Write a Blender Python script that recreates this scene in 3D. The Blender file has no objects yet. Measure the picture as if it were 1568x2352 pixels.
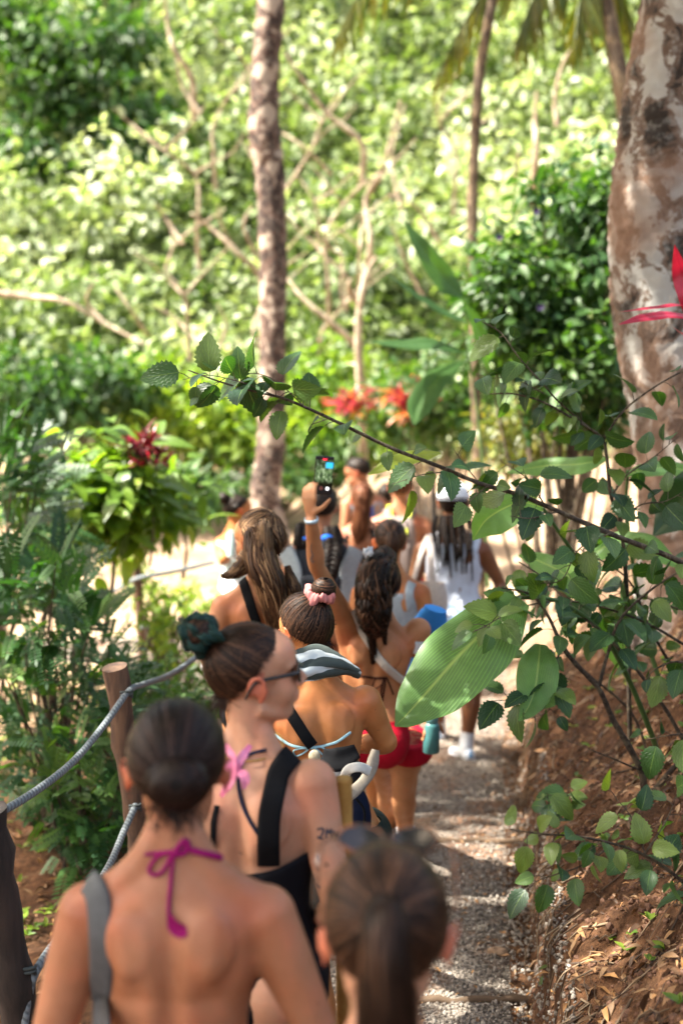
import bpy, bmesh, math, random
import numpy as np
from mathutils import Vector, Matrix, Euler
from mathutils.bvhtree import BVHTree

# ------------------------------------------------------------------ camera, sky, sun, exposure
SC = bpy.context.scene
COL = SC.collection
R = math.radians
CZ = 2.2
PITCH = R(6.57)
FPX = 50.0/36.0*2352.0
cam_d = bpy.data.cameras.new('camera')
cam = bpy.data.objects.new('camera', cam_d); COL.objects.link(cam)
cam_d.sensor_fit = 'VERTICAL'; cam_d.sensor_height = 36; cam_d.sensor_width = 24; cam_d.lens = 50
cam_d.clip_start = 0.05; cam_d.clip_end = 800
cam.location = (0, 0, CZ); cam.rotation_euler = (math.pi/2-PITCH, 0, 0)
cam_d.dof.use_dof = True; cam_d.dof.focus_distance = 4.25; cam_d.dof.aperture_fstop = 1.8
cam_d.dof.aperture_blades = 9
SC.camera = cam
SUN_EL, SUN_AZ = R(56), R(-98)      # azimuth measured clockwise from +Y (forward); negative is to the left
sd = Vector((math.sin(SUN_AZ)*math.cos(SUN_EL), math.cos(SUN_AZ)*math.cos(SUN_EL), math.sin(SUN_EL)))
w = bpy.data.worlds.new('World'); SC.world = w; w.use_nodes = True
nt = w.node_tree; bg = nt.nodes['Background']
sky = nt.nodes.new('ShaderNodeTexSky'); sky.sky_type = 'NISHITA'; sky.sun_disc = False
sky.sun_elevation = SUN_EL; sky.sun_rotation = SUN_AZ; sky.dust_density = 4; sky.air_density = 1.0; sky.ozone_density = 1.0
hz = nt.nodes.new('ShaderNodeMix'); hz.data_type = 'RGBA'; hz.blend_type = 'MULTIPLY'; hz.inputs[0].default_value = 1
nt.links.new(sky.outputs[0], hz.inputs[6]); hz.inputs[7].default_value = (1.12, 1.0, .84, 1)     # warm tint over the sky, offsets its blue cast in the shade
nt.links.new(hz.outputs[2], bg.inputs[0]); bg.inputs[1].default_value = 0.125
sl = bpy.data.lights.new('sun', 'SUN'); sl.energy = 5.0; sl.angle = R(0.6); sl.color = (1, 0.95, 0.84)
so = bpy.data.objects.new('sun', sl); COL.objects.link(so); so.rotation_euler = sd.to_track_quat('Z', 'Y').to_euler()
so.location = (0, 0, 30)
SC.view_settings.view_transform = 'Standard'; SC.view_settings.look = 'None'
SC.view_settings.exposure = 2.4; SC.view_settings.gamma = 1
SC.render.engine = 'CYCLES'
SC.cycles.max_bounces = 7; SC.cycles.transparent_max_bounces = 8; SC.cycles.diffuse_bounces = 4
SC.cycles.transmission_bounces = 4; SC.cycles.glossy_bounces = 3
SC.cycles.sample_clamp_indirect = 6; SC.cycles.caustics_reflective = False; SC.cycles.caustics_refractive = False

FW = np.array([0, math.cos(PITCH), -math.sin(PITCH)]); UP = np.array([0, math.sin(PITCH), math.cos(PITCH)])
CAMP = np.array([0, 0, CZ])
def W(x, y, d):
    """world point seen at picture position x, y (of 1568 x 2352) at distance d ahead"""
    v = FW + np.array([(x-784)/FPX, 0, 0]) + UP*((1176-y)/FPX)
    return CAMP + v*(d/v[1])
def V3(a): return Vector((float(a[0]), float(a[1]), float(a[2])))
rng = np.random.default_rng(7)
random.seed(7)

# ------------------------------------------------------------------ helpers
def tag(o, label=None, cat=None, group=None, kind=None):
    if label: o['label'] = label
    if cat: o['category'] = cat
    if group: o['group'] = group
    if kind: o['kind'] = kind
    return o
def empty(name, loc, label=None, cat=None, group=None):
    o = bpy.data.objects.new(name, None); COL.objects.link(o); o.location = V3(loc); o.empty_display_size = 0.1
    return tag(o, label, cat, group)
def link(o, parent=None):
    COL.objects.link(o)
    if parent is not None:
        o.parent = parent
        o.matrix_parent_inverse = Matrix.Translation(parent.location).inverted()
    return o
class MB:
    """collects vertices, faces, a tint per vertex and a uv per vertex"""
    def __init__(s): s.v = []; s.f = {3: [], 4: []}; s.t = []; s.uv = []; s.n = 0
    def add(s, V, F, tint=0.5, uv=None):
        V = np.asarray(V, float).reshape(-1, 3); F = np.asarray(F, int)
        s.v.append(V); s.f[F.shape[1]].append(F+s.n)
        s.t.append(np.broadcast_to(np.asarray(tint, float), (len(V),)).copy())
        s.uv.append(np.zeros((len(V), 2)) if uv is None else np.asarray(uv, float)); s.n += len(V)
    def mesh(s, name, smooth=True):
        me = bpy.data.meshes.new(name)
        if not s.v: return me
        V = np.concatenate(s.v); T = np.concatenate(s.t); U = np.concatenate(s.uv)
        f3 = np.concatenate(s.f[3]) if s.f[3] else np.zeros((0, 3), int)
        f4 = np.concatenate(s.f[4]) if s.f[4] else np.zeros((0, 4), int)
        me.vertices.add(len(V)); me.vertices.foreach_set('co', V.ravel())
        li = np.concatenate([f3.ravel(), f4.ravel()])
        me.loops.add(len(li)); me.loops.foreach_set('vertex_index', li)
        ls = np.concatenate([np.arange(len(f3))*3, len(f3)*3+np.arange(len(f4))*4])
        me.polygons.add(len(ls)); me.polygons.foreach_set('loop_start', ls)
        me.polygons.foreach_set('use_smooth', np.full(len(ls), smooth))
        a = me.attributes.new('tint', 'FLOAT', 'POINT'); a.data.foreach_set('value', T)
        ul = me.uv_layers.new(name='UVMap'); ul.data.foreach_set('uv', U[li].ravel())
        me.update(calc_edges=True); me.validate()
        return me
    def build(s, name, mat, parent=None, smooth=True):
        me = s.mesh(name, smooth); me.materials.append(mat)
        return link(bpy.data.objects.new(name, me), parent)
def rotz(a): c, s_ = math.cos(a), math.sin(a); return np.array([[c, -s_, 0], [s_, c, 0], [0, 0, 1.]])
def rotx(a): c, s_ = math.cos(a), math.sin(a); return np.array([[1., 0, 0], [0, c, -s_], [0, s_, c]])
def roty(a): c, s_ = math.cos(a), math.sin(a); return np.array([[c, 0, s_], [0, 1., 0], [-s_, 0, c]])
def unit(v): v = np.asarray(v, float); return v/(np.linalg.norm(v, axis=-1, keepdims=True)+1e-12)
def smooth_path(P, n):
    """Catmull-Rom through P (k x m) at n samples"""
    P = np.asarray(P, float)
    if len(P) == 2: t = np.linspace(0, 1, n)[:, None]; return P[0]*(1-t)+P[1]*t
    Q = np.vstack([2*P[0]-P[1], P, 2*P[-1]-P[-2]]); k = len(P)-1
    t = np.linspace(0, k, n); i = np.minimum(t.astype(int), k-1); u = (t-i)[:, None]
    a, b, c, d = Q[i], Q[i+1], Q[i+2], Q[i+3]
    return .5*((2*b)+(-a+c)*u+(2*a-5*b+4*c-d)*u**2+(-a+3*b-3*c+d)*u**3)
def tube(mb, P, r, k=8, tint=0.5, n=None, noise=0.0, cap=True, flat=1.0, up=None):
    P = np.asarray(P, float)
    r = np.broadcast_to(np.asarray(r, float), (len(P),))
    if n:
        A = smooth_path(np.column_stack([P, r]), n); P = A[:, :3]; r = A[:, 3]
    m = len(P); T = unit(np.gradient(P, axis=0))
    N = np.zeros_like(P); ref = np.array([0, 0, 1.]) if abs(T[0, 2]) < .9 else np.array([1., 0, 0])
    if up is not None: ref = np.asarray(up, float)
    a = unit(ref-T[0]*np.dot(ref, T[0])); N[0] = a
    for i in range(1, m):
        a = a-T[i]*np.dot(a, T[i]); a = a/np.linalg.norm(a); N[i] = a
    B = np.cross(T, N); th = np.linspace(0, 2*np.pi, k, endpoint=False)
    rr = r[:, None]*(1+noise*(rng.random((m, k))-.5))
    V = P[:, None]+rr[..., None]*(np.cos(th)[None, :, None]*N[:, None]+flat*np.sin(th)[None, :, None]*B[:, None])
    V = V.reshape(-1, 3)
    i, j = np.meshgrid(np.arange(m-1), np.arange(k), indexing='ij'); j2 = (j+1) % k
    F = np.stack([i*k+j, i*k+j2, (i+1)*k+j2, (i+1)*k+j], -1).reshape(-1, 4)
    L = np.concatenate([[0], np.cumsum(np.linalg.norm(np.diff(P, axis=0), axis=1))])
    uv = np.stack([np.broadcast_to(th/(2*np.pi), (m, k)), np.broadcast_to(L[:, None], (m, k))], -1).reshape(-1, 2)
    mb.add(V, F, tint, uv)
    if cap:
        for e, o_ in ((0, False), (m-1, True)):
            c = P[e]; ring = V[e*k:(e+1)*k]
            idx = np.arange(k); f = np.stack([np.full(k, k), idx, (idx+1) % k], -1)
            if not o_: f = f[:, ::-1]
            mb.add(np.vstack([ring, c]), f, tint)
def box(mb, c, s, rot=None, tint=0.5, bev=0.0):
    bm = bmesh.new(); bmesh.ops.create_cube(bm, size=1)
    for v in bm.verts: v.co = Vector((v.co.x*s[0], v.co.y*s[1], v.co.z*s[2]))
    if bev: bmesh.ops.bevel(bm, geom=bm.edges[:], offset=bev, segments=3, affect='EDGES', profile=.6)
    bmesh.ops.triangulate(bm, faces=bm.faces[:])
    V = np.array([v.co[:] for v in bm.verts]); F = np.array([[v.index for v in f.verts] for f in bm.faces]); bm.free()
    if rot is not None: V = V @ np.asarray(rot).T
    mb.add(V+np.asarray(c), F, tint)
def vnoise(x, y, seed=0):
    xi = np.floor(x).astype(np.int64); yi = np.floor(y).astype(np.int64); fx = x-xi; fy = y-yi
    fx = fx*fx*(3-2*fx); fy = fy*fy*(3-2*fy)
    def h(a, b):
        n = (a*374761393+b*668265263+seed*1442695041) & 0xffffffff
        n = ((n ^ (n >> 13))*1274126177) & 0xffffffff
        return ((n ^ (n >> 16)) & 0xffff)/65535.
    return (h(xi, yi)*(1-fx)+h(xi+1, yi)*fx)*(1-fy)+(h(xi, yi+1)*(1-fx)+h(xi+1, yi+1)*fx)*fy
def fbm(x, y, o=4, seed=0):
    s_ = 0; a = .5
    for k in range(o): s_ = s_+a*(vnoise(x*2**k, y*2**k, seed+k)-.5); a *= .5
    return s_
def sstep(a, b, x): t = np.clip((x-a)/(b-a), 0, 1); return t*t*(3-2*t)

# ------------------------------------------------------------------ materials
def newmat(name):
    m = bpy.data.materials.new(name); m.use_nodes = True
    return m, m.node_tree, m.node_tree.nodes['Principled BSDF']
def nd(t, typ, **kw):
    n = t.nodes.new(typ)
    for k, v in kw.items(): setattr(n, k, v)
    return n
def rgb(c): return (c[0], c[1], c[2], 1)
def ramp(t, src, stops, interp='LINEAR'):
    n = nd(t, 'ShaderNodeValToRGB'); n.color_ramp.interpolation = interp
    e = n.color_ramp.elements
    while len(e) < len(stops): e.new(0.5)
    for i, (p, c) in enumerate(stops): e[i].position = p; e[i].color = rgb(c) if not isinstance(c, (int, float)) else (c, c, c, 1)
    t.links.new(src, n.inputs[0]); return n.outputs[0]
def mixc(t, fac, a, b, mode='MIX'):
    n = nd(t, 'ShaderNodeMix', data_type='RGBA', blend_type=mode)
    for inp, v in ((n.inputs[0], fac), (n.inputs[6], a), (n.inputs[7], b)):
        if hasattr(v, 'default_value') or hasattr(v, 'is_output'): t.links.new(v, inp)
        else: inp.default_value = v if isinstance(v, (int, float)) else rgb(v)
    return n.outputs[2]
def noise(t, scale, detail=4, rough=.55, vec=None, dist=0):
    n = nd(t, 'ShaderNodeTexNoise'); n.inputs['Scale'].default_value = scale; n.inputs['Detail'].default_value = detail
    n.inputs['Roughness'].default_value = rough; n.inputs['Distortion'].default_value = dist
    if vec is not None: t.links.new(vec, n.inputs['Vector'])
    return n.outputs['Fac']
def objco(t, scale=(1, 1, 1)):
    c = nd(t, 'ShaderNodeTexCoord'); m = nd(t, 'ShaderNodeMapping'); m.inputs['Scale'].default_value = scale
    t.links.new(c.outputs['Object'], m.inputs['Vector']); return m.outputs[0]
def bump(t, b, h, strength=.3, dist=.01):
    n = nd(t, 'ShaderNodeBump'); n.inputs['Strength'].default_value = strength; n.inputs['Distance'].default_value = dist
    t.links.new(h, n.inputs['Height']); t.links.new(n.outputs[0], b.inputs['Normal'])
def attr(t, name='tint'):
    n = nd(t, 'ShaderNodeAttribute', attribute_name=name); return n.outputs['Fac']
def simple(name, c, rough=.6, c2=None, nscale=40, bstr=0.0, bscale=200, metal=0, spec=.5, sheen=0, stretch=(1, 1, 1)):
    m, t, b = newmat(name); b.inputs['Roughness'].default_value = rough; b.inputs['Metallic'].default_value = metal
    b.inputs['Specular IOR Level'].default_value = spec
    if sheen: b.inputs['Sheen Weight'].default_value = sheen
    co = objco(t, stretch)
    c2 = c2 or tuple(x*.75 for x in c)
    t.links.new(ramp(t, noise(t, nscale, 4, .6, co), [(.35, c2), (.65, c)]), b.inputs['Base Color'])
    if bstr: bump(t, b, noise(t, bscale, 3, .6, co), bstr, .003)
    return m
def leafmat(name, stops, rough=.42, trans=.35, tcol=None, veins=0, spec=.5, midc=(.16, .26, .06), midw=.05, vs=.22):
    """glossy top with light coming through; colour runs over the per-leaf tint"""
    m, t, b = newmat(name); b.inputs['Roughness'].default_value = rough; b.inputs['Specular IOR Level'].default_value = spec
    k = len(stops)-1
    c = ramp(t, attr(t), [(i/max(k, 1), s_) for i, s_ in enumerate(stops)])
    c = mixc(t, .35, c, ramp(t, noise(t, 30, 3, .6, objco(t)), [(.3, (.45, .45, .45)), (.7, (1, 1, 1))]), 'MULTIPLY')
    if veins:
        uv = nd(t, 'ShaderNodeUVMap'); sx = nd(t, 'ShaderNodeSeparateXYZ'); t.links.new(uv.outputs[0], sx.inputs[0])
        ab = nd(t, 'ShaderNodeMath', operation='ABSOLUTE'); t.links.new(sx.outputs[0], ab.inputs[0])
        mu = nd(t, 'ShaderNodeMath', operation='MULTIPLY_ADD'); t.links.new(ab.outputs[0], mu.inputs[0]); mu.inputs[1].default_value = -.7
        t.links.new(sx.outputs[1], mu.inputs[2])
        si = nd(t, 'ShaderNodeMath', operation='MULTIPLY'); t.links.new(mu.outputs[0], si.inputs[0]); si.inputs[1].default_value = veins*6.283
        sn = nd(t, 'ShaderNodeMath', operation='SINE'); t.links.new(si.outputs[0], sn.inputs[0])
        rib = ramp(t, sn.outputs[0], [(.55, 0.), (1., 1.)])
        mid = ramp(t, ab.outputs[0], [(.0, .85), (midw, 0.)])
        c = mixc(t, mid, mixc(t, vs, c, mixc(t, rib, (.55, .55, .55), (1.6, 1.6, 1.3)), 'MULTIPLY'), midc)
        bump(t, b, rib, .5, .005)
    t.links.new(c, b.inputs['Base Color'])
    if trans:
        tr = nd(t, 'ShaderNodeBsdfTranslucent'); mx = nd(t, 'ShaderNodeMixShader'); mx.inputs[0].default_value = trans
        tc = mixc(t, 1.0, c, tcol or (1.9, 1.9, .5), 'MULTIPLY'); t.links.new(tc, tr.inputs[0])
        t.links.new(b.outputs[0], mx.inputs[1]); t.links.new(tr.outputs[0], mx.inputs[2])
        t.links.new(mx.outputs[0], t.nodes['Material Output'].inputs[0])
    return m
M = {}
M['leaf_far'] = leafmat('far_foliage', [(.035, .07, .015), (.12, .18, .045), (.29, .36, .18), (.58, .63, .46)], .55, .33, (1.5, 1.6, .7), 0, .5)  # palest stop paints in sun glints, darkest the shaded gaps between leaves
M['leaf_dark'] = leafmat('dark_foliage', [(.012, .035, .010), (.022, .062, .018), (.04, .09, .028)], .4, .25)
M['leaf_hib'] = leafmat('hibiscus_leaf', [(.014, .048, .018), (.03, .088, .024), (.06, .135, .03), (.13, .20, .035)], .4, .3, veins=5)
M['leaf_yel'] = leafmat('yellow_green_leaf', [(.07, .14, .02), (.12, .22, .025), (.27, .36, .05)], .38, .45)
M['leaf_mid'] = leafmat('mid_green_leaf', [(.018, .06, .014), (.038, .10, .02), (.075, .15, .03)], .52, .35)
M['leaf_pin'] = leafmat('pinnate_leaf', [(.014, .05, .02), (.03, .095, .025), (.09, .18, .035)], .5, .35)
M['leaf_big'] = leafmat('banana_leaf', [(.14, .30, .08), (.18, .36, .10)], .36, .42, veins=17, midc=(.38, .52, .16), midw=.07, vs=.5)
M['leaf_red'] = leafmat('red_leaf', [(.05, .006, .01), (.22, .012, .02), (.4, .03, .07), (.5, .16, .03)], .35, .35, (1.3, .8, .8))
M['leaf_pink'] = leafmat('pink_leaf', [(.3, .01, .03), (.45, .03, .07)], .35, .35, (1.4, .8, .8))
M['leaf_dry'] = leafmat('dry_leaf', [(.07, .035, .018), (.15, .075, .03), (.26, .15, .07), (.36, .17, .05)], .6, .1, (1, .8, .5))
M['leaf_palm'] = leafmat('palm_leaflet', [(.05, .09, .012), (.11, .13, .02), (.2, .17, .03)], .4, .4)
def barkmat(name, dark, mid, pale, base=None, scale=6, zsplit=None):
    m, t, b = newmat(name); b.inputs['Roughness'].default_value = .85
    co = objco(t, (1, 1, .8))
    a = noise(t, scale, 6, .62, co, .6); c = ramp(t, a, [(.45, dark), (.485, mid), (.53, mid), (.55, pale)])
    a2 = noise(t, scale*4, 4, .6, co); c = mixc(t, ramp(t, a2, [(.5, 0.), (.72, .6)]), c, pale)
    if base:
        a3 = noise(t, scale*.4, 3, .5, co)
        c = mixc(t, ramp(t, a3, [(.46, 0.), (.60, .75)]), c, base)
    t.links.new(c, b.inputs['Base Color'])
    bump(t, b, noise(t, scale*7, 6, .7, objco(t, (1.6, 1.6, .5))), .7, .02); return m
M['bark_big'] = barkmat('lichen_bark', (.026, .018, .013), (.13, .085, .06), (.40, .39, .36), (.24, .14, .09), 5.5)
M['bark_mid'] = barkmat('spotted_bark', (.03, .016, .012), (.10, .055, .04), (.36, .29, .23), None, 6)
M['bark_thin'] = barkmat('brown_bark', (.05, .03, .016), (.10, .065, .035), (.17, .12, .07), None, 9)
M['bark_pale'] = barkmat('pale_bark', (.2, .15, .1), (.32, .25, .17), (.45, .38, .28), None, 9)
M['twig'] = barkmat('twig_bark', (.035, .022, .014), (.075, .05, .03), (.13, .10, .06), None, 30)
M['stem_green'] = simple('green_stem', (.06, .12, .03), .5)
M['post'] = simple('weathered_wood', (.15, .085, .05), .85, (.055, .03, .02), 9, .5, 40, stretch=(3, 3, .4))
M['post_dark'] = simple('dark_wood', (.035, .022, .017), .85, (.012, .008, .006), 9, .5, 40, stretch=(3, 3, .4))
def ropemat():
    m, t, b = newmat('grey_rope'); b.inputs['Roughness'].default_value = .8
    uv = nd(t, 'ShaderNodeUVMap'); wv = nd(t, 'ShaderNodeTexWave', wave_type='BANDS', bands_direction='DIAGONAL')
    mp = nd(t, 'ShaderNodeMapping'); mp.inputs['Scale'].default_value = (1, 30, 1)
    t.links.new(uv.outputs[0], mp.inputs[0]); t.links.new(mp.outputs[0], wv.inputs[0]); wv.inputs['Scale'].default_value = 1
    t.links.new(ramp(t, wv.outputs['Fac'], [(.1, (.09, .105, .115)), (.6, (.17, .195, .21))]), b.inputs['Base Color'])
    bump(t, b, wv.outputs['Fac'], .6, .004); return m
M['rope'] = ropemat()
def groundmat():
    m, t, b = newmat('soil'); b.inputs['Roughness'].default_value = .95; b.inputs['Specular IOR Level'].default_value = .2
    co = objco(t)
    a = noise(t, 2.2, 8, .68, co); c = ramp(t, a, [(.32, (.045, .022, .012)), (.47, (.115, .056, .028)), (.6, (.18, .09, .045)), (.75, (.27, .18, .11))])
    f = noise(t, 38, 6, .7, co); c = mixc(t, .8, c, ramp(t, f, [(.33, (.35, .3, .28)), (.5, (.9, .9, .9)), (.68, (1.7, 1.6, 1.5))]), 'MULTIPLY')
    # the far trodden clearing is pale sand
    sx = nd(t, 'ShaderNodeSeparateXYZ'); t.links.new(co, sx.inputs[0])
    mr = nd(t, 'ShaderNodeMapRange'); t.links.new(sx.outputs[1], mr.inputs[0]); mr.inputs[1].default_value = 8.0; mr.inputs[2].default_value = 11.0
    sand = ramp(t, noise(t, 1.4, 7, .65, co), [(.35, (.25, .15, .09)), (.6, (.50, .37, .25))])
    c = mixc(t, mr.outputs[0], c, sand)
    mh = nd(t, 'ShaderNodeMapRange'); t.links.new(sx.outputs[1], mh.inputs[0]); mh.inputs[1].default_value = 20.5; mh.inputs[2].default_value = 21.5
    c = mixc(t, mh.outputs[0], c, (.06, .08, .025))
    t.links.new(c, b.inputs['Base Color'])
    ad = nd(t, 'ShaderNodeMath', operation='ADD'); t.links.new(f, ad.inputs[0]); t.links.new(noise(t, 160, 3, .7, co), ad.inputs[1])
    bump(t, b, ad.outputs[0], .9, .02); return m
M['soil'] = groundmat()
def pathmat():
    m, t, b = newmat('gravel'); b.inputs['Roughness'].default_value = .9
    co = objco(t)
    v = nd(t, 'ShaderNodeTexVoronoi'); v.inputs['Scale'].default_value = 70; t.links.new(co, v.inputs[0])
    hs = nd(t, 'ShaderNodeSeparateColor'); t.links.new(v.outputs['Color'], hs.inputs[0])
    c = ramp(t, hs.outputs[0], [(0, (.07, .055, .042)), (.5, (.15, .125, .10)), (1, (.28, .24, .20))])
    c = mixc(t, ramp(t, noise(t, 3.2, 5, .6, co), [(.49, 0.), (.64, .85)]), c, (.16, .075, .035))
    t.links.new(c, b.inputs['Base Color'])
    bump(t, b, v.outputs['Distance'], 1, .01); return m
M['gravel'] = pathmat()
def tintmat(name, stops, rough=.8, bstr=.3):
    m, t, b = newmat(name); b.inputs['Roughness'].default_value = rough
    k = len(stops)-1
    t.links.new(ramp(t, attr(t), [(i/k, s_) for i, s_ in enumerate(stops)]), b.inputs['Base Color'])
    bump(t, b, noise(t, 120, 3, .6, objco(t)), bstr, .004); return m
M['stone'] = tintmat('stone_chips', [(.07, .045, .03), (.13, .105, .085), (.21, .18, .15), (.38, .34, .29)])
M['root'] = tintmat('root_and_twig', [(.035, .02, .012), (.09, .055, .03), (.25, .18, .11)])

# ------------------------------------------------------------------ terrain
def edge(Y): return np.interp(Y, [-3, 2, 4.7, 8.3, 11.6, 14, 16], [.1, .36, .66, 1.06, 1.5, 2.6, 6])
def ledge(Y): return np.interp(Y, [-3, 5, 8, 11, 13, 20], [-.75, -.72, -1.0, -1.7, -4, -9])
def gz(X, Y, rough=True):
    X = np.asarray(X, float); Y = np.asarray(Y, float)
    z = np.interp(Y, [-3, 2.3, 13, 20, 21.5, 45, 60, 200], [.19, 0, -.375, .32, .9, 20, 24, 24])
    t = X-edge(Y)+.10*fbm(Y*1.7, X*0+3, 3, 5)
    fade = 1-sstep(9.5, 14, Y)
    bank = (.36*sstep(0, .09, t)+.95*np.clip(t-.05, 0, 1.1)+.25*np.clip(t-1.1, 0, 8))*fade
    z = z+bank-.12*np.clip(-1.2-X, 0, 6)*(1-sstep(9, 15, Y))
    if rough:
        onp = ((t < 0) & (X > ledge(Y)) & (Y < 13)).astype(float)
        z = z+(fbm(X*.7, Y*.7, 3, 1)*.18+fbm(X*6, Y*6, 4, 2)*.09*(1+1.2*(t > 0.05)))*(1-.88*onp)
    return z
def dens(a, b, lo, hi, fine, coarse):
    s_ = [a]
    while s_[-1] < b:
        x = s_[-1]; d = 0 if lo <= x <= hi else (lo-x if x < lo else x-hi)
        s_.append(x+fine+min(coarse, d*.09))
    return np.array(s_)
xs = dens(-90, 90, -1.3, 2.6, .032, 6); ys = dens(-12, 190, 2.5, 9.0, .036, 6)
X, Y = np.meshgrid(xs, ys); Z = gz(X, Y)
Z = Z+.6*np.clip(np.abs(X)-12, 0, 25)*(1-sstep(20, 40, Y))*0+fbm(X*.3, Y*.3, 2, 9)*np.clip(Y-21, 0, 3)*.5
mb = MB(); ny, nx = X.shape
i, j = np.meshgrid(np.arange(ny-1), np.arange(nx-1), indexing='ij')
F = np.stack([i*nx+j, i*nx+j+1, (i+1)*nx+j+1, (i+1)*nx+j], -1).reshape(-1, 4)
mb.add(np.stack([X, Y, Z], -1), F); tag(mb.build('ground', M['soil']), kind='structure')
# gravel path laid on the soil
mb = MB(); ys = np.arange(-3, 12.6, .05); k = 44
tt = np.linspace(0, 1, k); X = ledge(ys)[:, None]*(1-tt)+(edge(ys)-.03)[:, None]*tt
X = X+fbm(ys*3, ys*0, 3, 4)[:, None]*.16*(1-tt)
Y = np.broadcast_to(ys[:, None], X.shape); Z = gz(X, Y)+.012-.02*(np.abs(tt-.5)*2)**8
i, j = np.meshgrid(np.arange(len(ys)-1), np.arange(k-1), indexing='ij')
F = np.stack([i*k+j, i*k+j+1, (i+1)*k+j+1, (i+1)*k+j], -1).reshape(-1, 4)
mb.add(np.stack([X, Y, Z], -1), F); tag(mb.build('path', M['gravel']), kind='structure')

# instancing of small templates into one mesh
def scatter(mb, tv, tf, P, Rm, S, tint, uv=None):
    n = len(P); S = np.asarray(S, float)
    if S.ndim == 1: S = S[:, None]
    Vv = np.einsum('nij,nkj->nki', Rm, tv[None]*S[:, None, :])+P[:, None]
    F = (tf[None]+(np.arange(n)*len(tv))[:, None, None]).reshape(-1, tf.shape[1])
    mb.add(Vv.reshape(-1, 3), F, np.repeat(tint, len(tv)), None if uv is None else np.tile(uv, (n, 1)))
def randrot(n, g=rng):
    q = unit(g.normal(size=(n, 4))); a, b, c, d = q.T
    return np.stack([1-2*(c*c+d*d), 2*(b*c-a*d), 2*(b*d+a*c), 2*(b*c+a*d), 1-2*(b*b+d*d), 2*(c*d-a*b), 2*(b*d-a*c), 2*(c*d+a*b), 1-2*(b*b+c*c)], -1).reshape(n, 3, 3)
def frames(T, Nn):
    """rotation whose y axis is T and z axis is near Nn"""
    T = unit(T); X_ = unit(np.cross(T, Nn)); Z_ = np.cross(X_, T)
    return np.stack([X_, T, Z_], -1)
def ico():
    bm = bmesh.new(); bmesh.ops.create_icosphere(bm, subdivisions=1, radius=1)
    V = np.array([v.co[:] for v in bm.verts]); F = np.array([[v.index for v in f.verts] for f in bm.faces]); bm.free(); return V, F
IV, IF = ico()
# gravel stones
n = 52000; Yr = 3.6+9*rng.random(n)**1.5; a = rng.random(n)
Xr = ledge(Yr)*(1-a)+(edge(Yr)+.1)*a
keep = (fbm(Xr*2, Yr*2, 3, 12)+.5 > rng.random(n)*.62) & (np.abs(Xr/Yr) < .3); Xr = Xr[keep]; Yr = Yr[keep]; n = len(Xr)
S = (.0045+.0075*rng.random(n)**2.2)[:, None]*np.stack([np.ones(n), .6+.4*rng.random(n), .45+.3*rng.random(n)], -1)
mb = MB(); scatter(mb, IV*(1+.18*np.sin(IV[:, [1, 2, 0]]*5)), IF, np.stack([Xr, Yr, gz(Xr, Yr)+.013], -1), randrot(n), S, np.clip(rng.normal(.55, .22, n), 0, 1))
tag(mb.build('path_gravel', M['stone'], smooth=False), 'loose grey gravel chips covering the trodden path', 'gravel', kind='stuff')

# ------------------------------------------------------------------ leaf templates (y runs along the leaf, z is up)
def leaf_tpl(w=.5, seg=5, fold=.25, droop=.25, tooth=0, petiole=.0, shape=1.0):
    ts = np.linspace(0, 1, seg+1); rows = []
    for i_, t in enumerate(ts):
        wd = w*.5*(math.sin(math.pi*min(1, t**.72*1.0)))**shape
        if t in (0, 1): wd = .004
        if tooth and 0 < i_ < seg: wd *= 1+tooth*(1 if i_ % 2 else -1)
        z = -droop*t*t
        for s_ in (-1, -.5, 0, .5, 1):
            rows.append((s_*wd, t, z+fold*abs(s_)*wd-(.12*wd if abs(s_) == 1 else 0)))
    V = np.array(rows); V[:, 1] += petiole; F = []
    for i_ in range(seg):
        for j_ in range(4): a_ = i_*5+j_; F.append((a_, a_+1, a_+6, a_+5))
    uv = np.array([(s_, t) for t in ts for s_ in (-1, -.5, 0, .5, 1)])
    return V, np.array(F), uv
def leaf_lo(w=.5, droop=.2, fold=.2):
    V = np.array([(0, 0, 0), (-w/2, .35, fold*w), (0, .4, -.02), (w/2, .35, fold*w), (-w*.38, .7, fold*w*.6-droop*.5), (0, .72, -droop*.55), (w*.38, .7, fold*w*.6-droop*.5), (0, 1, -droop)])
    F = np.array([(0, 2, 1, 1), (0, 3, 2, 2), (1, 2, 5, 4), (2, 3, 6, 5), (4, 5, 7, 7), (5, 6, 7, 7)])
    T = []
    for f in F:
        if f[2] == f[3]: T.append(f[:3])
        else: T.append((f[0], f[1], f[2])); T.append((f[0], f[2], f[3]))
    return V, np.array(T), V[:, :2]*[4, 1]
LO = leaf_lo(); LO_N = leaf_lo(.32, .35); HIB = leaf_tpl(.70, 17, .32, .3, .10, .0, .75); OV = leaf_tpl(.45, 6, .3, .3); STRAP = leaf_tpl(.2, 8, .35, .45, 0, 0, .75)
def put_leaves(mb, tpl, P, T, Nn, size, tint):
    scatter(mb, tpl[0], tpl[1], np.asarray(P, float), frames(np.asarray(T, float), np.asarray(Nn, float)), np.asarray(size, float), np.asarray(tint, float), tpl[2])
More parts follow.
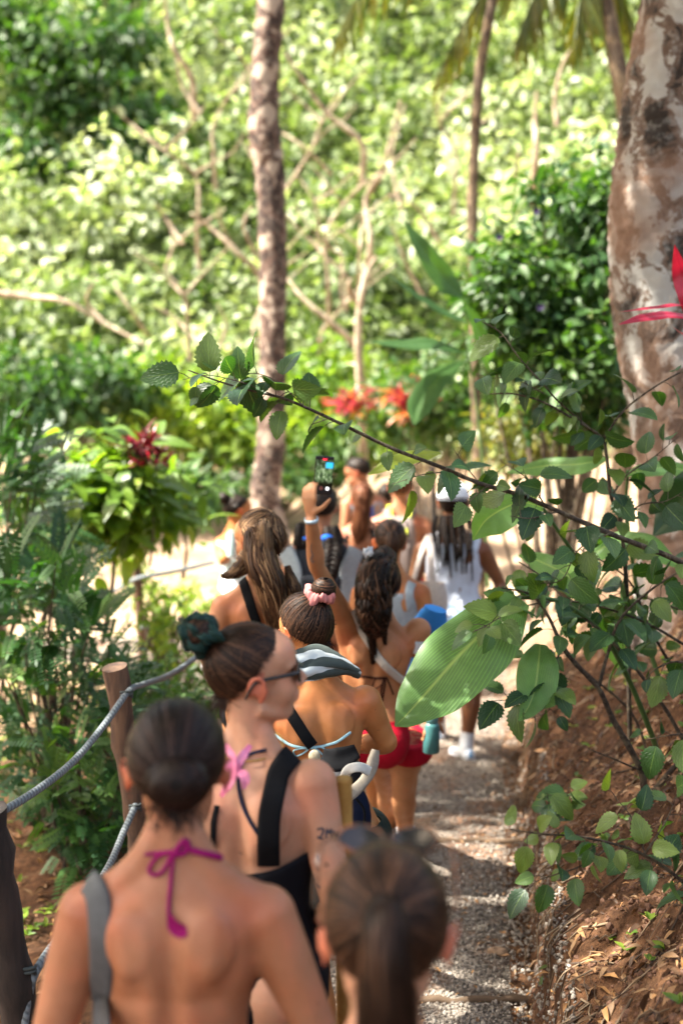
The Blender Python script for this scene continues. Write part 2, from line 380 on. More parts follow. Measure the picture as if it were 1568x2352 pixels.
def blob_leaves(mb, centers, rad, per, size, tpl=LO, tmean=.5, tsd=.22, updir=.5, g=rng, shell=.5, cvar=None):
    """leaf clumps: leaves spread through ellipsoids, tips outward and hanging a little"""
    n = len(centers)*per; C = np.repeat(centers, per, 0); r = np.repeat(np.broadcast_to(rad, (len(centers),)), per)
    D = unit(g.normal(size=(n, 3))); q = g.random(n)**shell
    P = C+D*(r*q)[:, None]*[1, 1, .8]
    T = unit(D*.7+g.normal(size=(n, 3))*.55+[0, 0, -.35]); N_ = unit(D*.4+g.normal(size=(n, 3))*.45+[0, 0, 1.*updir+.2])
    ct = np.repeat(g.normal(0, .12, len(centers)) if cvar is None else cvar, per)
    put_leaves(mb, tpl, P, T, N_, size*(.65+.7*g.random(n)), np.clip(g.normal(tmean, tsd, n)+ct, 0, 1))
def inside_ell(c, r, n, g=rng, p=.45):
    D = unit(g.normal(size=(n, 3))); return np.asarray(c)+D*(g.random(n)**p)[:, None]*np.asarray(r)

# ------------------------------------------------------------------ hillside wood behind
g1 = np.random.default_rng(21)
nC = 1900; Yc = 20.6+17*g1.random(nC); Xc = (g1.random(nC)*2-1)*(.30*Yc+1.5)
Zc = gz(Xc, Yc)+.25+1.1*g1.random(nC)**1.3+fbm(Xc*.5, Yc*.5, 2, 31)*2.2
keep = fbm(Xc*.6+9, Zc*.6, 3, 33) > -.31
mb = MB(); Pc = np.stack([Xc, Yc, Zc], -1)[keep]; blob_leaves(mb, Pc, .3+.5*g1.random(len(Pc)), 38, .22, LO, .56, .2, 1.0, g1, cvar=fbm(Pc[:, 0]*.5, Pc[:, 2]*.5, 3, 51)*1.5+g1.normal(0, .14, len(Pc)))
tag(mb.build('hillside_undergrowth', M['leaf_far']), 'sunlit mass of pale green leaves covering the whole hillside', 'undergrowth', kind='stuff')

def limb_tree(name, label, cat, trunk_px, d, radii, bark, crown=None, leafm=None, group=None, kcrown=None, n=60, noise_=.2, k=20):
    """trunk through picture points; crown = list of (centre, radii, clumps) in world space"""
    P = np.array([W(x_, y_, d) for x_, y_ in trunk_px]); P[:, 1] += 0
    root = empty(name, P[-1], label, cat, group)
    m_ = MB(); tube(m_, P, radii, k, .5, n, noise_); 
    m_.build('trunk', bark, root)
    return root, P
# centre tree
root, P = limb_tree('tree', 'slim tall tree with dark spotted trunk rising in the middle of the view', 'tree',
    [(640, -900), (634, -400), (622, 0), (610, 150), (607, 300), (622, 420), (627, 700), (624, 900), (620, 1050), (609, 1130), (632, 1240), (668, 1360), (700, 1500)], 13,
    [.08, .11, .125, .12, .145, .13, .12, .125, .13, .135, .14, .17, .24], M['bark_mid'], n=120)
g2 = np.random.default_rng(3)
lm = MB(); lv = MB()
top = P[0]
for a in range(9):
    th = a*2.4; e = top+np.array([math.cos(th)*(1.2+g2.random()), math.sin(th)*1.4-.4, .6+g2.random()*1.5])
    tube(lm, [top-[0, 0, .8*g2.random()], (top+e)/2+[0, 0, .25], e], [.05, .03, .012], 6, .5, 8)
    blob_leaves(lv, inside_ell(e, (.7, .7, .5), 10, g2), .4, 30, .16, LO, .5, .2, .6, g2)
lm.build('limb', M['bark_mid'], root); lv.build('crown', M['leaf_far'], root)
# thin tree
root, P = limb_tree('tree', 'thin dark brown sapling trunk curving up between the centre tree and the thick trunk', 'tree',
    [(1150, -600), (1142, -200), (1130, 0), (1103, 150), (1090, 330), (1084, 500), (1088, 700), (1092, 900), (1097, 1050), (1100, 1200), (1102, 1380)], 12.5,
    [.03, .035, .042, .045, .042, .045, .045, .045, .05, .05, .055], M['bark_thin'], n=70)
lm = MB(); lv = MB()
for a in range(6):
    th = a*2.4; e = P[0]+np.array([math.cos(th)*1.1, math.sin(th)*1.1-.3, .3+g2.random()*1.2])
    tube(lm, [P[0]-[0, 0, .5*g2.random()], (P[0]+e)/2+[0, 0, .2], e], [.025, .015, .006], 6, .5, 8)
    blob_leaves(lv, inside_ell(e, (.5, .5, .4), 7, g2), .35, 26, .14, LO, .5, .2, .6, g2)
lm.build('limb', M['bark_thin'], root); lv.build('crown', M['leaf_mid'], root)
# thick tree at the right with the canopy that shades the walkers
thick = [(1690, -900), (1632, -400), (1592, 0), (1552, 200), (1530, 350), (1512, 500), (1515, 700), (1545, 900), (1570, 1100), (1578, 1250), (1580, 1400), (1590, 1560)]
PT = np.array([W(x_, y_, 7.2) for x_, y_ in thick])
root = empty('tree', PT[-1], 'thick leaning tree trunk with white lichen patches at the right edge', 'tree')
m_ = MB(); rr = np.array([.19, .21, .25, .25, .25, .245, .24, .235, .235, .25, .28, .36])
tube(m_, PT, rr, 48, .5, 200, .07)
m_.build('trunk', M['bark_big'], root)
CR0 = PT[0]
# unseen limbs and crown, added and laid out to shade the walkers
g3 = np.random.default_rng(11)
lm = MB(); lv = MB()
ends = []
for k_ in range(80):
    e = np.array([-6.3+.85*(k_ % 8)+.7*g3.random(), -1.2+.98*(k_//8)+.6*g3.random(), 6.0+1.6*g3.random()]); 
    if e[1] > 7.0 and e[0] < -2.5: continue  # clumps left out so sun reaches the walkers and slope beyond
    ends.append(e)
    if k_ % 7 == 0:
        q = CR0+(e-CR0)*.5+[0, 0, .45]; tube(lm, [CR0-[0, 0, .25+.4*g3.random()], q, e], [.085, .05, .015], 8, .5, 14, .1)
for e in ends:
    blob_leaves(lv, inside_ell(e, (1.0, 1.0, .5), 10, g3), .42, 34, .16, LO, .5, .2, .7, g3)
for e in [(1.4, 7.6, 6.4), (2.6, 8, 6.8), (2.4, 6, 6.6), (1.2, 5.4, 6.2), (3, 9.5, 7)]:
    tube(lm, [CR0-[0, 0, .2], (CR0+np.array(e))/2+[0, 0, .3], e], [.06, .035, .012], 7, .5, 10)
    blob_leaves(lv, inside_ell(e, (1.0, 1.0, .5), 14, g3), .42, 30, .16, LO, .5, .2, .7, g3)
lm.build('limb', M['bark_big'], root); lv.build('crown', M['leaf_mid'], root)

# ------------------------------------------------------------------ big single leaves
def blade(mb, spine, hw, nrm, fold=.25, tint=.5, n=26, cols=11, wave=.0, sag=.0, rib=0):
    S = np.column_stack([np.asarray(spine, float), np.asarray(hw, float)]); A = smooth_path(S, n); P = A[:, :3]; h = np.maximum(A[:, 3], .0015)
    T = unit(np.gradient(P, axis=0)); N_ = np.broadcast_to(unit(np.asarray(nrm, float)), P.shape); B = unit(np.cross(T, N_)); N_ = np.cross(B, T)
    u = np.linspace(-1, 1, cols)
    zz = fold*np.abs(u)-.35*fold*np.abs(u)**2.5
    V = P[:, None]+u[None, :, None]*h[:, None, None]*B[:, None]+(zz[None]*h[:, None]+wave*np.sin(np.linspace(0, 19, n))[:, None]*np.abs(u)[None]**2*h[:, None])[..., None]*N_[:, None]
    V[..., 2] -= sag*(u**2)[None]*h[:, None]
    if rib: V += (.020*h[:, None]*np.sin(2*np.pi*rib*(np.linspace(0, 1, n)[:, None]-.7*np.abs(u)[None]))*np.minimum(1, np.abs(u)*3)[None])[..., None]*N_[:, None]
    i, j = np.meshgrid(np.arange(n-1), np.arange(cols-1), indexing='ij')
    F = np.stack([i*cols+j, i*cols+j+1, (i+1)*cols+j+1, (i+1)*cols+j], -1).reshape(-1, 4)
    uv = np.stack([np.broadcast_to(u, (n, cols)), np.broadcast_to(np.linspace(0, 1, n)[:, None], (n, cols))], -1).reshape(-1, 2)
    mb.add(V.reshape(-1, 3), F, tint, uv)
def leafplant(name, label, cat, blades, mat, stem=None, stem_m='stem_green', group=None, part='leaf'):
    """blades: list of (spine px list [(x,y,d)...], half widths px, normal, tint)"""
    base = stem[0] if stem else blades[0][0][0]
    root = empty(name, W(*base), label, cat, group)
    for b_ in blades:
        sp = [W(*p) for p in b_[0]]; d_ = b_[0][0][2]
        m_ = MB(); blade(m_, sp, np.array(b_[1])/FPX*d_, b_[2], .34, b_[3], 60, 15, .05, .25); m_.build(part, mat if len(b_) < 5 else M[b_[4]], root)
    if stem:
        m_ = MB(); tube(m_, [W(*p) for p in stem], np.linspace(.012, .006, len(stem)), 8, .5, 20); m_.build('stem', M[stem_m], root)
    return root
TOC = (0, -.75, .66)
leafplant('banana_plant', 'young banana plant whose big ribbed leaf hangs over the path beside the red shorts', 'plant',
 [([(1185, 1372, 4.75), (1120, 1440, 4.66), (1050, 1510, 4.58), (980, 1590, 4.52), (935, 1640, 4.47), (907, 1668, 4.45)], [36, 84, 92, 68, 34, 2], (-.25, -.8, .55), .4),
  ([(1240, 1480, 4.8), (1236, 1520, 4.74), (1228, 1580, 4.7), (1212, 1625, 4.66), (1190, 1655, 4.64)], [16, 46, 44, 22, 2], (-.1, -.85, .3), .7),
  ([(1200, 1500, 5.0), (1175, 1495, 4.98), (1150, 1492, 5.02)], [10, 22, 4], (0, -.5, .8), .9)],
 M['leaf_big'], [(1560, 1900, 5.4), (1500, 1700, 5.2), (1400, 1480, 5.0), (1290, 1385, 4.85), (1185, 1372, 4.75)])
leafplant('canna_plant', 'plant with pale translucent pointed leaves right beside the white cap', 'plant',
 [([(1245, 1165, 5.0), (1190, 1155, 4.95), (1120, 1190, 4.9), (1085, 1240, 4.88)], [8, 34, 38, 2], (.3, -.8, .4), .9),
  ([(1010, 1040, 4.9), (960, 1045, 4.85), (900, 1062, 4.8), (845, 1090, 4.78)], [4, 20, 20, 2], (.1, -.6, .75), 1.0, 'leaf_yel'),
  ([(1165, 1085, 6), (1250, 1070, 6), (1330, 1066, 5.9), (1400, 1050, 5.9)], [3, 24, 24, 2], (0, -.8, .6), .6)],
 M['leaf_big'], [(1420, 1500, 5.3), (1350, 1330, 5.2), (1245, 1165, 5.0)])
leafplant('canna_plant', 'plant with broad pale green blades in front of the thick trunk base', 'plant',
 [([(1600, 1090, 5.9), (1540, 1074, 5.9), (1480, 1078, 5.8), (1430, 1092, 5.8)], [20, 24, 20, 2], (0, -.7, .7), .5),
  ([(1330, 1300, 5.8), (1400, 1250, 5.8), (1480, 1250, 5.7), (1560, 1300, 5.7)], [3, 30, 34, 6], (0, -.8, .6), .7),
  ([(1190, 1275, 5.8), (1240, 1290, 5.8), (1310, 1330, 5.7), (1360, 1400, 5.7)], [3, 30, 34, 6], (0, -.8, .6), .8),
  ([(1500, 1230, 5.8), (1540, 1180, 5.8), (1575, 1120, 5.7), (1600, 1060, 5.7)], [3, 40, 44, 6], (-.3, -.8, .4), .3, 'leaf_dark'),
  ([(1395, 1400, 5.9), (1400, 1450, 5.9), (1440, 1560, 5.9)], [3, 30, 3], (-.3, -.8, .4), .9)],
 M['leaf_big'], [(1560, 1700, 6.0), (1480, 1450, 6.0), (1440, 1200, 5.9), (1440, 1080, 5.8)])
leafplant('heliconia_plant', 'tall broad leaved plant with an upright dark green blade left of the dense bush', 'plant',
 [([(1060, 680, 9.5), (1020, 640, 9.5), (970, 570, 9.4), (928, 508, 9.4)], [8, 34, 26, 2], (.5, -.8, .3), .5),
  ([(1070, 740, 9.5), (1000, 705, 9.5), (930, 660, 9.4), (860, 610, 9.2)], [4, 16, 14, 2], (.2, -.5, .8), .2),
  ([(1065, 810, 9.5), (1000, 790, 9.4), (920, 790, 9.3), (850, 785, 9.2)], [6, 26, 20, 2], (0, -.5, .8), .3),
  ([(1060, 830, 9.6), (1000, 870, 9.4), (960, 930, 9.3), (950, 975, 9.2)], [4, 26, 28, 2], (.2, -.8, .5), .5),
  ([(1110, 860, 9.6), (1120, 820, 9.4), (1090, 740, 9.3), (1060, 690, 9.2)], [4, 18, 18, 2], (.2, -.8, .5), .5)],
 M['leaf_mid'], [(1120, 1350, 9.6), (1110, 1100, 9.6), (1090, 900, 9.6), (1062, 760, 9.5)])
root = leafplant('cordyline_plant', 'pink and red leaved plant poking in at the right edge before the thick trunk', 'plant',
 [([(1600, 730, 5.6), (1540, 722, 5.5), (1480, 728, 5.4), (1420, 745, 5.3)], [6, 12, 13, 1], (0, -.7, .7), .9),
  ([(1610, 715, 5.6), (1560, 700, 5.5), (1500, 706, 5.4), (1425, 716, 5.3)], [5, 9, 8, 1], (0, -.4, .9), .6),
  ([(1600, 760, 5.6), (1580, 690, 5.5), (1560, 620, 5.5), (1548, 562, 5.4)], [8, 18, 18, 1], (-.2, -.9, .1), .5),
  ([(1620, 700, 5.6), (1600, 640, 5.5), (1590, 560, 5.5)], [8, 20, 1], (-.2, -.9, .1), .2),
  ([(1610, 780, 5.6), (1570, 770, 5.5), (1540, 748, 5.4)], [6, 14, 1], (0, -.7, .7), .1)],
 M['leaf_pink'], [(1660, 1500, 5.9), (1640, 1100, 5.8), (1610, 740, 5.6)])

# ------------------------------------------------------------------ hibiscus shrub across the right side
g4 = np.random.default_rng(5)
def twig(root, pts, r0, r1, leaves, size=.085, sp=.035, start=0.0, mat='leaf_hib', tmean=.4, bare=False, petl=.03, jit=1.0):
    """a woody stem through picture points with leaves on short stalks all along it"""
    P = smooth_path([W(*p) for p in pts], 60); m_ = MB()
    tube(m_, P, np.linspace(r0, r1, 60), 7, .5, None, .18)
    L = np.concatenate([[0], np.cumsum(np.linalg.norm(np.diff(P, axis=0), axis=1))])
    n_ = int(L[-1]*(1-start)/sp*(1.2 if min(p[0] for p in pts) > 1100 else 1.0))
    if n_ and not bare:
        s_ = L[-1]*(start+(1-start)*(np.arange(n_)+.6*g4.random(n_))/n_)
        Q = np.stack([np.interp(s_, L, P[:, k_]) for k_ in range(3)], -1)
        T = unit(np.stack([np.interp(s_, L, np.gradient(P[:, k_])) for k_ in range(3)], -1))
        ph = np.arange(n_)*2.4+g4.random(n_)*.6; a = unit(np.cross(T, [0, 0, 1.])); b = np.cross(a, T)
        O = a*np.cos(ph)[:, None]+b*np.sin(ph)[:, None]
        D = unit(O*.9+T*.45+np.array([0, -.05, -.12])+.25*jit*g4.normal(size=(n_, 3)))
        E = Q+D*(petl*(.6+.9*g4.random(n_)))[:, None]
        for q, e in zip(Q, E): tube(m_, [q, (q+e)/2+[0, 0, .003], e], [.0016, .0012, .001], 4, .9, None, 0, False)
        D2 = unit(D+[0, 0, -.35]+.2*g4.normal(size=(n_, 3))); Nn = unit(np.array([-.15, -.45, .75])+.55*g4.normal(size=(n_, 3)))
        put_leaves(leaves, HIB, E, D2, Nn, size*(.6+.85*g4.random(n_)), np.clip(g4.normal(tmean+.12, .26, n_), 0, 1))
    m_.build('stem', M['twig'], root)
def hib(label, stems, **kw):
    root = empty('hibiscus_shrub', W(*stems[0][0][0]), label, 'shrub')
    lv = MB()
    for s_ in stems: twig(root, s_[0], s_[1], s_[2], lv, **({**kw, **(s_[3] if len(s_) > 3 else {})}))
    lv.build('foliage', M['leaf_hib'], root); return root
hib('long slanting branch with toothed dark leaves reaching left above the raised phone', [
 ([(1700, 1375, 4.9), (1560, 1290, 4.8), (1440, 1242, 4.75), (1350, 1205, 4.7), (1200, 1140, 4.65), (1100, 1110, 4.6), (1000, 1068, 4.55), (900, 1030, 4.5), (780, 972, 4.45), (700, 935, 4.4), (640, 912, 4.4), (560, 893, 4.4), (500, 875, 4.4), (432, 850, 4.4)], .0105, .002, dict(sp=.07, size=.085)),
 ([(660, 920, 4.4), (610, 900, 4.4), (560, 880, 4.38), (480, 862, 4.36), (420, 872, 4.36)], .002, .001, dict(sp=.026, size=.105)),
 ([(700, 935, 4.4), (640, 880, 4.42), (590, 858, 4.42), (545, 862, 4.42)], .002, .001, dict(sp=.028, size=.10)),
 ([(760, 960, 4.4), (735, 968, 4.38), (715, 975, 4.38)], .0016, .001, dict(sp=.035, size=.08, tmean=.15)),
 ([(1100, 1110, 4.6), (1060, 1060, 4.6), (1040, 1030, 4.6)], .002, .001, dict(sp=.03, size=.09)),
 ([(1050, 1085, 4.6), (980, 1088, 4.55), (900, 1112, 4.5)], .002, .001, dict(sp=.07, size=.085, tmean=.85)),
 ([(1120, 1115, 4.6), (1080, 1150, 4.55), (1068, 1185, 4.55)], .002, .001, dict(sp=.06, size=.085, tmean=.75)),
 ([(1250, 1160, 4.65), (1210, 1100, 4.65), (1150, 1060, 4.65)], .003, .001, dict(sp=.03)),
 ([(1280, 1175, 4.65), (1220, 1190, 4.6), (1170, 1185, 4.6)], .003, .001, dict(sp=.045)),
 ([(1400, 1225, 4.7), (1330, 1260, 4.65), (1290, 1330, 4.6), (1240, 1340, 4.6)], .003, .001, dict(sp=.028))], size=.08)
hib('upright forked shrub stems with grey green leaves in front of the dense bush', [
 ([(1445, 1700, 5.2), (1440, 1400, 5.1), (1425, 1210, 5.05), (1402, 1140, 5.0), (1392, 1050, 5.0), (1380, 1005, 5.0), (1320, 965, 4.95), (1250, 925, 4.9), (1180, 905, 4.9), (1120, 905, 4.9)], .009, .002, dict(sp=.05, start=.35)),
 ([(1385, 1010, 5.0), (1290, 930, 4.95), (1240, 875, 4.92), (1190, 820, 4.9), (1150, 765, 4.9), (1105, 738, 4.9)], .004, .0015, dict(sp=.04)),
 ([(1385, 1010, 5.0), (1430, 945, 4.98), (1500, 890, 4.98), (1580, 845, 5.0)], .004, .003, dict(sp=.06)),
 ([(1250, 905, 4.9), (1180, 870, 4.9), (1130, 868, 4.9), (1090, 858, 4.9)], .002, .001, dict(sp=.045)),
 ([(1402, 1140, 5.0), (1440, 1090, 5.0), (1500, 1050, 5.0), (1560, 1000, 5.0)], .004, .001, dict(sp=.035)),
 ([(1420, 1200, 5.0), (1470, 1160, 5.0), (1530, 1150, 5.0), (1600, 1110, 5.0)], .004, .001, dict(sp=.035))], size=.085, tmean=.35)
hib('many stemmed shrub growing from the bank with leaves hanging over the path', [
 ([(1478, 1860, 5.0), (1470, 1770, 4.95), (1405, 1650, 4.9), (1372, 1580, 4.85), (1300, 1500, 4.8), (1255, 1410, 4.75), (1215, 1365, 4.7), (1150, 1350, 4.65)], .014, .002, dict(sp=.035, start=.6)),
 ([(1372, 1585, 4.85), (1395, 1500, 4.85), (1425, 1420, 4.85), (1500, 1350, 4.85), (1600, 1290, 4.9)], .007, .003, dict(sp=.04, start=.3)),
 ([(1480, 1840, 5.0), (1600, 1700, 5.0)], .012, .008, dict(bare=True)),
 ([(1640, 1840, 5.1), (1540, 1650, 5.05), (1470, 1550, 5.0), (1400, 1470, 4.95), (1320, 1400, 4.9), (1250, 1330, 4.9), (1190, 1290, 4.9)], .008, .002, dict(sp=.035, start=.5)),
 ([(1660, 1700, 5.3), (1560, 1560, 5.2), (1490, 1440, 5.1), (1440, 1330, 5.1), (1330, 1260, 5.0)], .008, .002, dict(sp=.035, start=.45)),
 ([(1500, 1780, 5.4), (1450, 1640, 5.4), (1340, 1540, 5.3), (1290, 1480, 5.2)], .006, .004, dict(bare=True)),
 ([(1600, 1500, 5.2), (1500, 1440, 5.1), (1400, 1400, 5.0), (1290, 1380, 4.9), (1160, 1400, 4.8)], .006, .002, dict(sp=.035, start=.3)),
 ([(1170, 1405, 4.75), (1110, 1440, 4.5), (1090, 1450, 4.45)], .002, .001, dict(sp=.03, tmean=.7)),
 ([(1290, 1480, 4.8), (1260, 1560, 4.75), (1220, 1600, 4.7), (1130, 1610, 4.7)], .004, .001, dict(sp=.04, tmean=.3)),
 ([(1250, 1580, 4.75), (1260, 1630, 4.7), (1220, 1650, 4.7)], .003, .001, dict(sp=.022)),
 ([(1640, 1560, 4.7), (1560, 1520, 4.7), (1500, 1540, 4.7), (1480, 1570, 4.7)], .005, .001, dict(sp=.03)),
 ([(1640, 1740, 4.6), (1580, 1690, 4.6), (1530, 1690, 4.6), (1480, 1700, 4.6)], .005, .001, dict(sp=.035)),
 ([(1470, 1770, 4.95), (1400, 1740, 4.8), (1300, 1700, 4.8)], .004, .001, dict(bare=True)),
 ([(1560, 1400, 5.1), (1500, 1380, 5.1), (1440, 1360, 5.1), (1380, 1380, 5.1)], .004, .001, dict(sp=.03))], size=.085, tmean=.4)
hib('low leafy sprig on the bank hanging over the cut earth edge', [
 ([(1660, 2110, 3.9), (1560, 2020, 3.85), (1470, 1960, 3.8), (1350, 1925, 3.75), (1240, 1915, 3.7), (1170, 1905, 3.7)], .006, .0015, dict(sp=.03)),
 ([(1400, 1945, 3.8), (1330, 1990, 3.75), (1240, 2020, 3.7), (1215, 2040, 3.7)], .003, .001, dict(sp=.032)),
 ([(1480, 1960, 3.8), (1450, 1880, 3.85), (1410, 1830, 3.9)], .003, .001, dict(sp=.03)),
 ([(1480, 1960, 3.8), (1520, 1900, 3.85), (1540, 1860, 3.9), (1560, 1800, 3.9)], .003, .001, dict(sp=.03))], size=.068, tmean=.6)
for lab, pts in (('small seedling with three round leaves near the vertical bank edge', [(1300, 1860, 4.9), (1302, 1830, 4.85), (1305, 1800, 4.8)]),
                 ('small seedling with round leaves at the top of the cut bank', [(1270, 1900, 4.9), (1262, 1860, 4.85), (1255, 1820, 4.8)]),
                 ('tiny bright seedling beside the lower gravel edge', [(1258, 2280, 4.6), (1262, 2250, 4.55), (1268, 2215, 4.5)])):
    rt = empty('seedling', W(*pts[0]), lab, 'seedling'); lv = MB(); twig(rt, pts, .002, .001, lv, .075 if 'tiny' not in lab else .03, .022, tmean=.6, petl=.012); lv.build('leaf', M['leaf_hib'], rt)

# ------------------------------------------------------------------ dense bush and mid-distance planting
def bush(name, label, ell, mat, n, per, size, tpl=LO, tmean=.5, seed=1, group=None, stems=4, rad=.3, base=None, cat='bush', up=.6, tsd=.22):
    g = np.random.default_rng(seed); c0 = np.mean([e[0] for e in ell], 0)
    b = np.array([c0[0], c0[1], float(gz(c0[0], c0[1]))]) if base is None else np.asarray(base, float)
    root = empty(name, b, label, cat, group); lv = MB(); st = MB()
    for c, r in ell:
        pts = inside_ell(c, r, n, g, .42); blob_leaves(lv, pts, rad, per, size, tpl, tmean, tsd, up, g)
        for q in pts[:stems]: tube(st, [b+g.normal(0, .06, 3)*[1, 1, 0], (b+q)/2+g.normal(0, .08, 3), q], [.02, .014, .005], 6, .5, 12, .1)
    st.build('stem', M['twig'], root); lv.build('foliage', mat, root); return root
bush('bush', 'dense dark green bush with small purple flowers left of the thick trunk', [(W(1300, 640, 10.5), (.62, .5, .75)), (W(1360, 520, 10.8), (.42, .5, .5)), (W(1180, 690, 10.4), (.4, .4, .45)), (W(1330, 840, 10.4), (.55, .5, .5))], M['leaf_mid'], 55, 30, .105, LO, .45, 4, rad=.2, stems=5)
rt = bpy.data.objects['bush']
pm_ = simple('purple_petal', (.05, .03, .11), .7)
for x_, y_ in ((1145, 545), (1230, 485), (1240, 705)):
    q = W(x_, y_, 9.9); fm = MB()
    for k_ in range(7):
        th = k_*.9; blade(fm, [q, q+np.array([math.cos(th)*.014, -.01, math.sin(th)*.014]), q+np.array([math.cos(th)*.028, -.015, math.sin(th)*.028])], [.003, .009, .002], (0, -1, .2), .1, .5, 5, 5)
    fm.build('flower', pm_, rt)
bush('tree', 'dark green tree crown low in the upper left corner', [(W(110, 150, 27), (1.1, .8, .8)), (W(230, 250, 27), (1.2, .8, .7)), (W(340, 330, 27), (1.1, .8, .5)), (W(60, 350, 27), (.9, .7, .5)), (W(250, 90, 27.5), (.9, .7, .4)), (W(170, 420, 27), (1.0, .7, .35)), (W(30, 60, 27.5), (.7, .6, .3))], M['leaf_mid'], 34, 20, .24, LO, .5, 14, rad=.6, cat='tree', base=W(160, 380, 27.5))
bush('shrub', 'bright lime green shrub just left of the centre trunk', [(W(420, 950, 17.5), (1.0, .6, .45)), (W(540, 1000, 17.5), (.6, .5, .5)), (W(360, 890, 17.8), (.5, .4, .35))], M['leaf_yel'], 40, 26, .2, LO_N, .6, 15, rad=.28)
bush('shrub', 'lime green shrub behind the raised phone', [(W(720, 950, 18), (.6, .5, .5)), (W(820, 1000, 18), (.6, .5, .35)), (W(720, 860, 18.5), (.6, .5, .4))], M['leaf_yel'], 32, 26, .18, LO_N, .5, 16, rad=.28)
bush('shrub', 'dark leaved shrub at the left edge behind the lime plants', [(W(60, 920, 16.5), (1.0, .5, .5)), (W(230, 900, 17), (.7, .5, .4))], M['leaf_mid'], 44, 26, .15, LO, .4, 17, rad=.28)
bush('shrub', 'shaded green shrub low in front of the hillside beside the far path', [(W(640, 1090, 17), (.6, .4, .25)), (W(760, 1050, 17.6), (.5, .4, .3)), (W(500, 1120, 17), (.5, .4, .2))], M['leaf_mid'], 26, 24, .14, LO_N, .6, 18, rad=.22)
bush('shrub', 'shrub with small yellowing leaves under the dense bush', [(W(1280, 960, 11.3), (.5, .4, .35)), (W(1180, 1010, 11.5), (.35, .4, .25))], M['leaf_palm'], 28, 22, .09, LO_N, .45, 19, rad=.2)
bush('shrub', 'green shrub behind the white cap near the thin sapling', [(W(1000, 900, 15), (.5, .4, .4)), (W(1060, 960, 15), (.5, .4, .35)), (W(900, 940, 16), (.4, .3, .3))], M['leaf_mid'], 26, 24, .13, LO, .7, 20, rad=.24)
bush('ground_plant', 'low leafy plants below the far rope fence', [(W(380, 1360, 10.5), (.32, .4, .12)), (W(440, 1390, 10.6), (.25, .3, .12)), (W(300, 1290, 11), (.2, .3, .1))], M['leaf_yel'], 11, 14, .085, LO_N, .6, 22, rad=.11, cat='plant', stems=6)
bush('ground_plant', 'fern like low plants beside the near fence post', [(W(380, 1555, 7.8), (.28, .5, .09)), (W(330, 1620, 7.2), (.22, .4, .1)), (W(430, 1610, 7), (.15, .3, .08))], M['leaf_pin'], 16, 16, .07, LO_N, .9, 23, rad=.09, cat='plant', stems=6)
bush('ground_plant', 'thin grassy green plant right of the far fence post', [(W(400, 1460, 9.4), (.12, .3, .22)), (W(350, 1420, 9.4), (.08, .2, .2))], M['leaf_yel'], 8, 12, .09, LO_N, .6, 24, rad=.09, cat='plant', stems=7)
STRAPW = leaf_tpl(.42, 7, .3, .5, 0, 0, .8)
def strapshrub(label, c, r, n, ln, seed, mat='leaf_yel', base=None, tpl=STRAP, tmean=.5, name='shrub', cat='shrub', up=0.0, stemr=.018):
    g = np.random.default_rng(seed); c = np.asarray(c); root = empty(name, base, label, cat); base = np.asarray(base, float)
    st = MB(); lv = MB(); hub = c-np.array([0, 0, r[2]*.6]); tube(st, [base, (base+hub)/2+[.03, 0, 0], hub], [stemr, stemr*.8, stemr*.7], 8, .5, 16, .1)
    for k_ in range(11):
        q = inside_ell(c, np.array(r)*.8, 1, g, .2)[0]; q[2] = max(q[2], hub[2]+.1); tube(st, [hub, (hub+q)/2+[0, 0, .05], q], [stemr*.5, stemr*.35, .004], 6, .5, 8)
        m_ = n//11; D = unit(g.normal(size=(m_, 3))*[1, 1, .6]+(q-hub)*.9+[0, 0, -.15+up]); P = q+D*.02+g.normal(0, .05+.35*min(r)*(tpl is STRAPW), (m_, 3))
        put_leaves(lv, tpl, P, D, unit([0, -.2, 1]+g.normal(0, .25, (m_, 3))), ln*(.6+.6*g.random(m_)), np.clip(g.normal(tmean, .25, m_), 0, 1))
    st.build('stem', M['twig'], root); lv.build('foliage', M[mat], root); return root
strapshrub('yellow green shrub with long drooping leaves on a thin dark stem at left', W(262, 1135, 9.3), (.46, .5, .27), 950, .21, 41, base=W(235, 1480, 9.3), tmean=.4, tpl=STRAPW)
strapshrub('yellow green shrub with long leaves leaning over the slope at the left', W(420, 1150, 11.5), (.34, .4, .27), 450, .24, 42, base=W(420, 1330, 11.5), mat='leaf_mid', tmean=.8)
strapshrub('deep red leaved plant glowing above the yellow green shrub at left', W(338, 1062, 8.9), (.05, .05, .13), 130, .12, 43, 'leaf_red', W(345, 1300, 9.0), tpl=STRAP, tmean=.22, up=1.6, name='cordyline_plant', cat='plant', stemr=.01)
strapshrub('red and orange leaved plant right of the centre trunk', W(800, 930, 15.6), (.16, .12, .22), 120, .2, 44, 'leaf_red', W(800, 1090, 16), tmean=.65, up=.9, name='cordyline_plant', cat='plant', stemr=.01)
strapshrub('orange red leaved plant above the white cap', W(945, 950, 14.6), (.18, .12, .28), 160, .2, 45, 'leaf_red', W(950, 1090, 15), tmean=.8, up=.9, name='cordyline_plant', cat='plant', stemr=.01)
